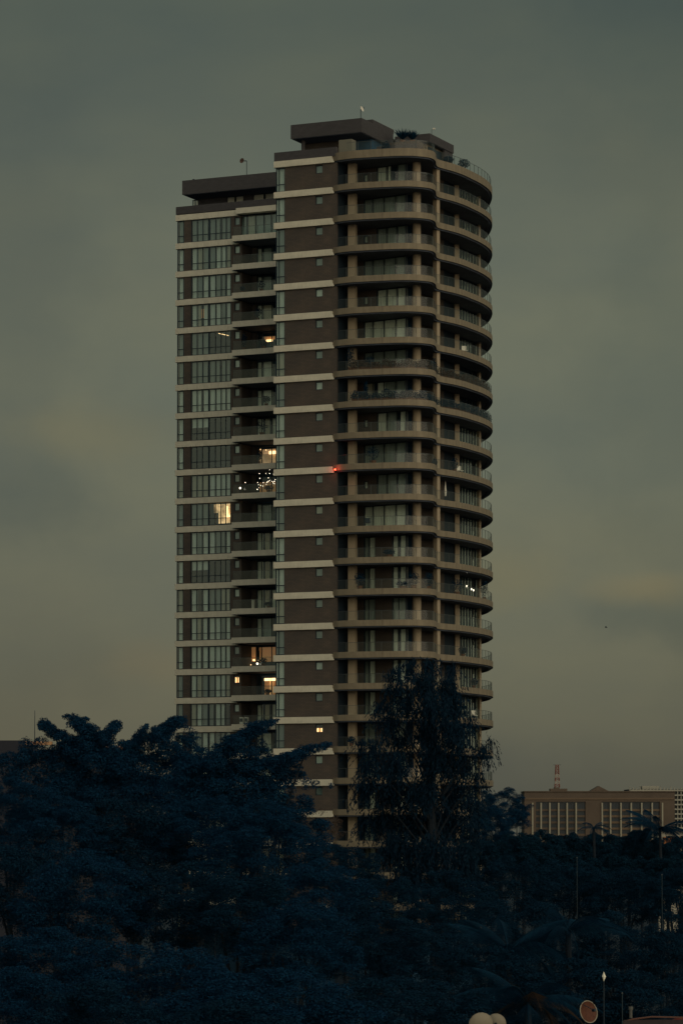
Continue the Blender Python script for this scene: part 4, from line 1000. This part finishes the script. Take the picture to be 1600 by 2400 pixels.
def hedge(k, lab, i0, i1, hgt, seed):
    rg = np.random.default_rng(seed); P = inset(EC, .55)[i0:i1]; b = P[0]
    o = at_tower('planter_hedge', lab, 'hedge', (b.x, b.y, zb(k + 1) + .16), 'planter hedges')
    n = 150 * len(P) // 4; idx = rg.integers(0, len(P) - 1, n * 3); t = rg.random(n * 3)
    A_ = np.array([(p.x, p.y) for p in P]); q = A_[idx] * (1 - t)[:, None] + A_[idx + 1] * t[:, None] + rg.normal(0, .16, (n * 3, 2)) - [b.x, b.y]
    hh = hgt * (.8 + .25 * np.sin(idx * .7) + .15 * np.sin(idx * 1.9)); zz = rg.random(n * 3) * hh + .25
    C = np.column_stack([q, zz]); D = rg.normal(0, 1, C.shape)
    inst('foliage', leaf_mesh('foliage', leaf_arrays(rg, C, D, .09, .5, .3, .8), M['foliage2'] if k == 7 else M['brownleaf']), o)
    bx = MB(); 
    for a, c in zip(P[:-1], P[1:]):
        if (c - a).length > .02: bx.wall(tuple(a - b), tuple(c - b), .35, 0, .4, M['pot'])
    bx.obj('planter', o)
hedge(6, 'brown leafy planter hedge along the front rail of the upper planted storey', 14, 50, .8, 1); hedge(6, 'brown leafy planter hedge round the right lobe of the upper planted storey', 64, 118, .75, 2)
hedge(7, 'dark green planter hedge along the front rail of the lower planted storey', 14, 52, .85, 3); hedge(7, 'dark green planter hedge round the right lobe of the lower planted storey', 64, 122, .85, 4)
p = edge_at(1043, 1.4); o = at_tower('folded_parasol', 'pale folded parasol standing on the right lobe eleven storeys down', 'parasol', (p.x, p.y, zb(11) + .16)); MB().tube([(0, 0, 0), (0, 0, 2.4)], .03, M['frame'], 6).obj('pole', o); MB().tube([(0, 0, .7), (0, 0, 1.2), (0, 0, 2.45)], [.10, .14, .02], M['white'], 8).obj('canopy', o)
def chair(px, k, ins, lab, m_, rz=0):
    p = edge_at(px, ins); o = at_tower('patio_chair', lab, 'chair', (p.x, p.y, zb(k + 1) + .16), 'patio chairs'); o.rotation_euler.z = rz
    MB().box(-.28, .28, -.28, .28, .4, .45, m_).obj('seat', o); MB().box(-.28, .28, .24, .29, .46, 1.0, m_).obj('backrest', o)
    for x in (-.25, .22):
        for y in (-.25, .2): MB().box(x, x + .04, y, y + .04, 0, .398, M['frame']).obj('leg', o)
chair(1079, 9, 1.2, 'white patio chair on the right lobe ten storeys down', M['white'], .6); chair(1088, 5, 1.0, 'white patio chair on the right lobe above the hedges', M['white'], .3)
chair(862, 11, 1.2, 'dark patio chair behind the glass on the bright curtained storey', M['frame'], -.3); chair(1110, 17, 1.0, 'white patio chair on the right lobe beside the tree top', M['white'], .4)
# wing balcony objects
def wing_thing(px, k, name, lab, cat, build, dv=-.5):
    u = uL(px, dv); o = at_tower(name, lab, cat, (u, VL + dv, zb(k + 1) + .15)); build(o); return o
def acbox(o): MB().box(-.22, .22, -.2, .2, .04, .85, M['white']).obj('casing', o); MB().box(-.2, .2, -.215, -.202, .3, .7, M['metal']).obj('grille', o); MB().box(-.2, .2, -.15, .15, 0, .038, M['frame']).obj('base', o)
wing_thing(568, 17, 'air_conditioner', 'left one of two pale boxes on the lowest visible wing balcony', 'air conditioner', acbox); wing_thing(579, 17, 'air_conditioner', 'right one of two pale boxes on the lowest visible wing balcony', 'air conditioner', acbox)
def post(o): MB().box(-.16, .16, -.15, .15, 0, 1.0, M['stone']).obj('body', o); MB().box(-.2, .2, -.19, .19, 1.002, 1.06, M['stone']).obj('lid', o)
wing_thing(594, 13, 'planter_box', 'narrow pale box on a dark wing balcony', 'planter', post)
def wplant(px, k, r, h, lab): shrub('potted_plant', lab, (uL(px, -.3), VL - .3, zb(k + 1) + .15), r, h, n=260, seed=k * 9 + int(px), group='potted plants on the wing balconies')
wplant(612, 2, .5, 1.4, 'potted plant on the wing balcony with pale curtains, third from the top'); wplant(568, 2, .3, .9, 'small plant at the left end of the third wing balcony'); wplant(604, 3, .5, 1.6, 'dark bush on the wing balcony fourth from the top')
wplant(614, 7, .7, 1.8, 'large leafy plant on the wing balcony just above the brightly lit room'); wplant(624, 6, .5, 1.3, 'plant on the wing balcony two above the brightly lit room'); wplant(607, 8, .35, 1.7, 'dark plant silhouetted against the brightly lit balcony room')
wplant(630, 9, .6, .9, 'bush under the string lights'); wplant(572, 4, .4, 2.3, 'tall plant at the left end of the lamp-lit upper balcony'); wplant(618, 4, .5, 1.1, 'plant by the lamp on the lamp-lit upper balcony'); wplant(618, 15, .5, 1.0, 'dark plant in front of the orange-lit balcony room'); wplant(630, 13, .5, .8, 'bush right of the narrow pale box on the wing balcony'); wplant(628, 16, .5, .7, 'bush under the bright transom lights')

# ------------------------------------------------------------------ far office block
YB = 1500
obr = mat('office_brick', (.098, .074, .056), .85, .15, .08); oband = mat('office_band', (.13, .092, .062), .85, .1, .1); opil = mat('office_pilaster', (.30, .28, .215), .8); owin = mat('office_window', (.014, .026, .038), .3)
ob = thing('office_block', 'long brown office block with pale pilasters and a small gable in the right distance', 'building', tuple(Vector((W(1404, 1950, YB).x, YB, 0))))
def OX(px): return W(px, 1900, YB).x - ob.location.x
def OZ(sy): return W(1400, sy, YB).z
D0 = 26
MB().box(OX(1228), OX(1255), .0, D0, 0, OZ(1856), obr).box(OX(1371), OX(1409), 0, D0, 0, OZ(1856), obr).box(OX(1545), OX(1580), 0, D0, 0, OZ(1856), obr).box(OX(1255), OX(1371), 0, D0, OZ(1879), OZ(1856), obr).box(OX(1409), OX(1545), 0, D0, OZ(1879), OZ(1856), obr).box(OX(1255), OX(1371), 1.5, D0, 0, OZ(1879), owin).box(OX(1409), OX(1545), 1.5, D0, 0, OZ(1879), owin).obj('wall', ob)
MB().box(OX(1228), OX(1580), -.35, -.002, OZ(1874), OZ(1870), oband).box(OX(1228) - .3, OX(1580) + .3, -.5, D0, OZ(1856) + .002, OZ(1854), obr).obj('cornice', ob)
MB().add([(OX(1382), -.3, OZ(1853.9)), (OX(1425), -.3, OZ(1853.9)), (OX(1402), -.3, OZ(1842)), (OX(1382), 12, OZ(1853.9)), (OX(1425), 12, OZ(1853.9)), (OX(1402), 12, OZ(1842))], [(0, 1, 2), (3, 5, 4), (0, 2, 5, 3), (1, 4, 5, 2), (0, 3, 4, 1)], obr).obj('gable', ob)
for p_ in (1247, 1267, 1287.5, 1308, 1328, 1349, 1409.5 + .5, 1429.5, 1454, 1478, 1502.5, 1527, 1551):
    MB().box(OX(p_ - 1.7), OX(p_ + 1.7), -.7, .3 if p_ in (1247, 1551) else 1.4, 0, OZ(1881.5), opil).obj('pilaster', ob)
sp = MB()
for r in range(9):
    y0 = 1889 + r * 14.5 + 7
    sp.box(OX(1255), OX(1371), .6, 1.48, OZ(y0 + 5), OZ(y0), obr); sp.box(OX(1409), OX(1545), .6, 1.48, OZ(y0 + 5), OZ(y0), oband)
sp.obj('spandrel', ob)
wn = MB()
for r in range(6):
    for x in range(1258, 1545, 5):
        if 1371 < x < 1409: continue
        wn.box(OX(x), OX(x + .6), 1.3, 1.47, OZ(1896 + r * 14.5), OZ(1882 + r * 14.5), M['frame'])
wn.obj('mullions', ob)['kind'] = 'stuff'
MB().box(OX(1290), OX(1330), 4, 12, OZ(1854) + .01, OZ(1848), obr).box(OX(1300), OX(1312), 4.5, 10, OZ(1848) + .01, OZ(1845), obr).obj('plant_room', ob)
red = mat('mast_red', (.17, .05, .035), .6); whm = mat('mast_white', (.33, .28, .23), .6)
am = thing('lattice_mast', 'red and white lattice mast on the roof of the far office block', 'mast', (W(1307, 1845, YB).x, YB + 7, OZ(1845)))
zt = OZ(1792) - OZ(1845)
for i in range(7):
    a, b = zt * i / 7, zt * (i + 1) / 7; hw0 = 1.1 - .5 * i / 7; hw1 = 1.1 - .5 * (i + 1) / 7; mm = red if i % 2 == 0 or i == 5 else whm; s_ = MB()
    for x in (-1, 1):
        for y in (-1, 1): s_.tube([(x * hw0, y * hw0, a), (x * hw1, y * hw1, b)], .2, mm, 4)
        s_.tube([(x * hw0, -hw0, a), (-x * hw1, -hw1, b)], .13, mm, 4)
    s_.tube([(-hw1, -hw1, b), (hw1, -hw1, b)], .13, mm, 4); s_.obj('mast_section', am)
MB().tube([(-1.8, 0, zt), (1.8, 0, zt)], .12, M['frame'], 4).obj('crossarm', am)
# second far building, pale concrete frame
Y2 = 1750; fw = mat('pale_concrete', (.30, .29, .24), .85, .1, .1)
fb = thing('apartment_block', 'pale unfinished concrete block with rows of openings behind the office block', 'building', (W(1560, 1950, Y2).x, Y2, 0))
def PX(px): return W(px, 1900, Y2).x - fb.location.x
def PZ(sy): return W(1500, sy, Y2).z
MB().box(PX(1470), PX(1640), 1.2, 24, 0, PZ(1850), mat('recess_dark', (.05, .055, .055), .9)).obj('wall', fb)
fr = MB()
for i, x in enumerate(range(1474, 1640, 8)): fr.box(PX(x), PX(x + 2.0), 0, 1.19, 0, PZ(1843 + (i % 3) * 2) if x < 1590 else PZ(1846), fw)
fr.obj('pillars', fb)['kind'] = 'stuff'
fl_ = MB()
for y_ in range(1851, 1950, 11): fl_.box(PX(1476), PX(1640), -.3, -.02, PZ(y_ + 3.5), PZ(y_), fw)
fl_.obj('floor_bands', fb)['kind'] = 'stuff'
MB().box(PX(1505), PX(1545), 4, 14, PZ(1850) + .01, PZ(1842), fw).obj('roof_room', fb)
# right-edge low white building with orange canopy
lw_ = thing('low_building', 'low white building with an orange awning at the right edge above the trees', 'building', tuple(Vector((W(1590, 1950, 700).x, 700, 0))))
za, zb_, zc = W(1590, 1948, 700).z, W(1590, 1957, 700).z, W(1590, 1975, 700).z
MB().box(-4.5, 6, 0, 8, 0, za, mat('offwhite_wall', (.33, .31, .25), .8)).obj('wall', lw_); MB().box(-3.5, 6, -1.5, -.01, zc - .3, zb_ - .4, mat('orange_awning', (.28, .11, .035), .7)).obj('awning', lw_); MB().box(-4.7, 6, -.3, 8.2, za + .005, za + .3, mat('grey_roof', (.12, .13, .14), .7)).obj('roof', lw_)
# left-edge low building
hb = thing('low_building', 'dark flat-roofed building with tan parapet behind the trees at the left edge', 'building', tuple(Vector((W(120, 1950, 330).x, 330, 0))))
bx_ = hb.location.x
def LX(px): return W(px, 1740, 330).x - bx_
z1_, z2_, z3_ = W(50, 1736, 330).z, W(105, 1738, 330).z, W(275, 1748, 330).z
MB().box(LX(-60), LX(60), -1, 14, 0, z1_, mat('slate_wall', (.022, .024, .034), .8)).box(LX(60) + .01, LX(300), 0, 14, 0, z3_ - .4, mat('charcoal_wall', (.03, .03, .035), .8)).obj('wall', hb)  # two plain dark wall colours
MB().box(LX(60) + .02, LX(122), -.3, 1, z2_ - .35, z2_, mat('tan_parapet', (.42, .24, .13), .8)).box(LX(250), LX(292), -.3, 1, z3_ - .38, z3_, bpy.data.materials['tan_parapet']).obj('parapet', hb)
pl = thing('antenna_pole', 'slender dark antenna pole on the roof at the left edge', 'antenna', (W(82, 1736, 331).x, 331, z3_ - .4)); MB().tube([(0, 0, 0), (0, 0, W(82, 1665, 331).z - z3_ + .4)], [.05, .025], M['frame'], 6).obj('pole', pl)

# ------------------------------------------------------------------ bottom right corner: house roof, dishes, markers
YH = 118
tin = mat('dull_roof', (.045, .03, .028), .7, .2, 2, stretch=(6, 1, 1)); 
ho = thing('house', 'house with a low dark gable roof at the bottom right corner', 'house', (W(1500, 2400, YH).x, YH, 0))
xa, xb = W(1385, 2400, YH).x - ho.location.x, W(1640, 2400, YH).x - ho.location.x; zr = W(1500, 2389, YH).z
MB().box(xa - 3.5, xb, -5, 6, 0, zr - 2.6, mat('house_wall', (.12, .10, .08), .9)).obj('wall', ho)
MB().prism([(0, 0), (1, 0), (1, 1)], 0, 0.001, tin)
rf_ = MB()
rf_.add([(xa, -5.3, zr - 2.6), (xb, -5.3, zr - 2.6), (xb, 0, zr), (xa + 1.2, 0, zr - .02), (xa, 6.3, zr - 2.6), (xb, 6.3, zr - 2.6)], [(0, 1, 2, 3), (3, 2, 5, 4), (0, 3, 4)], tin); rf_.obj('roof', ho)
MB().tube([(xa + 1.15, 0, zr - .1), (xa + 1.5, 0, zr + .0), (xa + 2.2, 0, zr + .09), (xb, 0, zr + .05)], .035, mat('ridge_tile', (.12, .06, .045), .8), 6).obj('ridge', ho)
vt = thing('roof_vent', 'stubby pale vent on the ridge of the bottom right house', 'vent', tuple(W(1477, 2385, YH))); MB().tube([(0, 0, 0), (0, 0, .3)], .06, mat('vent_grey', (.10, .10, .09), .7), 8).tube([(0, 0, .3), (0, 0, .42)], .085, bpy.data.materials['vent_grey'], 8).obj('cap', vt)
vt.location.z = zr + .05
tk_ = thing('water_tank', 'red-brown tank behind the ridge in the bottom right corner', 'tank', (W(1590, 2395, YH + 3).x, YH + 3, zr - 1.25)); MB().tube([(0, 0, 0), (0, 0, 1.05)], .36, mat('tank_red', (.18, .03, .018), .6), 16).obj('body', tk_); MB().tube([(0, 0, 1.05), (0, 0, 1.13)], [.3, .12], bpy.data.materials['tank_red'], 12).obj('lid', tk_)
ds = mat('dish_cream', (.30, .265, .20), .6, .08, 3)
p = W(1128, 2404, 104); fz = p.z - 1.6
ft = thing('flat_roof_building', 'flat roofed outbuilding just under the bottom edge carrying the dishes', 'building', (W(1220, 2400, 104).x, 104, 0)); MB().box(-2.2, 3.3, -2, 4, 0, fz - .2, bpy.data.materials['house_wall']).obj('wall', ft); MB().box(-2.3, 3.4, -2.1, 4.1, fz - .198, fz, tin).obj('roof', ft)
dish('larger cream dish with round top at the bottom edge', (p.x, p.y, fz), .38, (-.1, .9, .35), p.z - fz - .02, ds, 'pair of cream dishes', world=True)
p = W(1160, 2403, 105); dish('smaller cream dish tucked behind the larger one', (p.x, p.y, fz), .31, (.25, .9, .25), p.z - fz + .02, ds, 'pair of cream dishes', world=True)
p = W(1369, 2374, 104); dish('rusty brown dish with pale rim tilted to the upper right', (p.x, p.y, fz), .36, (.65, -.85, .25), p.z - fz, M['rust'], rim=ds, world=True)
for (a, y0, y1, Y, r, lab) in ((1457, 2328, 2410, 112, .018, 'thin pale pole right of the diamond marker near the bottom edge'), (1351, 2010, 2062, 190, .02, 'thin pale pole among trees below the office block'), (1550, 2050, 2096, 180, .02, 'thin pale pole among trees near the right edge')):
    p = W(a, y0, Y); o = thing('thin_pole', lab, 'pole', (p.x, p.y, 0), 0, 'thin poles'); MB().tube([(0, 0, 0), (0, 0, p.z)], r, mat('pole_grey%d' % a, (.018, .035, .045), .6), 6).obj('shaft', o); MB().sphere((0, 0, p.z), r * 1.8, M['metal'], 6, 4).obj('cap', o)
p = W(1414, 2289, 112); o = thing('diamond_marker', 'small white diamond-shaped plate on a thin dark pole', 'sign', (p.x, p.y, 0)); MB().tube([(0, .03, 0), (0, .03, p.z + .1)], .02, M['frame'], 6).obj('pole', o)
s_ = 112 / F; MB().add([(0, 0, p.z - 11 * s_), (5 * s_, 0, p.z), (-.2 * s_, 0, p.z + 12 * s_), (-4 * s_, 0, p.z + 1 * s_), (0, -.03, p.z)], [(0, 1, 4), (1, 2, 4), (2, 3, 4), (3, 0, 4), (3, 2, 1, 0)], mat('marker_white', (.8, .76, .62), .5)).obj('plate', o)
# distant bird
p = W(1419, 1471, 520); o = thing('bird', 'tiny dark bird flying in the sky right of the tower', 'bird', tuple(p))
bm_ = MB(); bm_.tube([(-.22, 0, 0), (-.1, 0, .02), (.08, 0, .03), (.2, 0, .02), (.27, 0, .01)], [.01, .05, .06, .035, .01], M['frame'], 8)
for s in (-1, 1): bm_.add([(.08, 0, .05), (-.06, 0, .05), (-.1, s * .3, .22), (.04, s * .25, .24), (-.12, s * .42, .12)], [(0, 1, 2, 3), (3, 2, 4)], M['frame'])
bm_.obj('body', o)
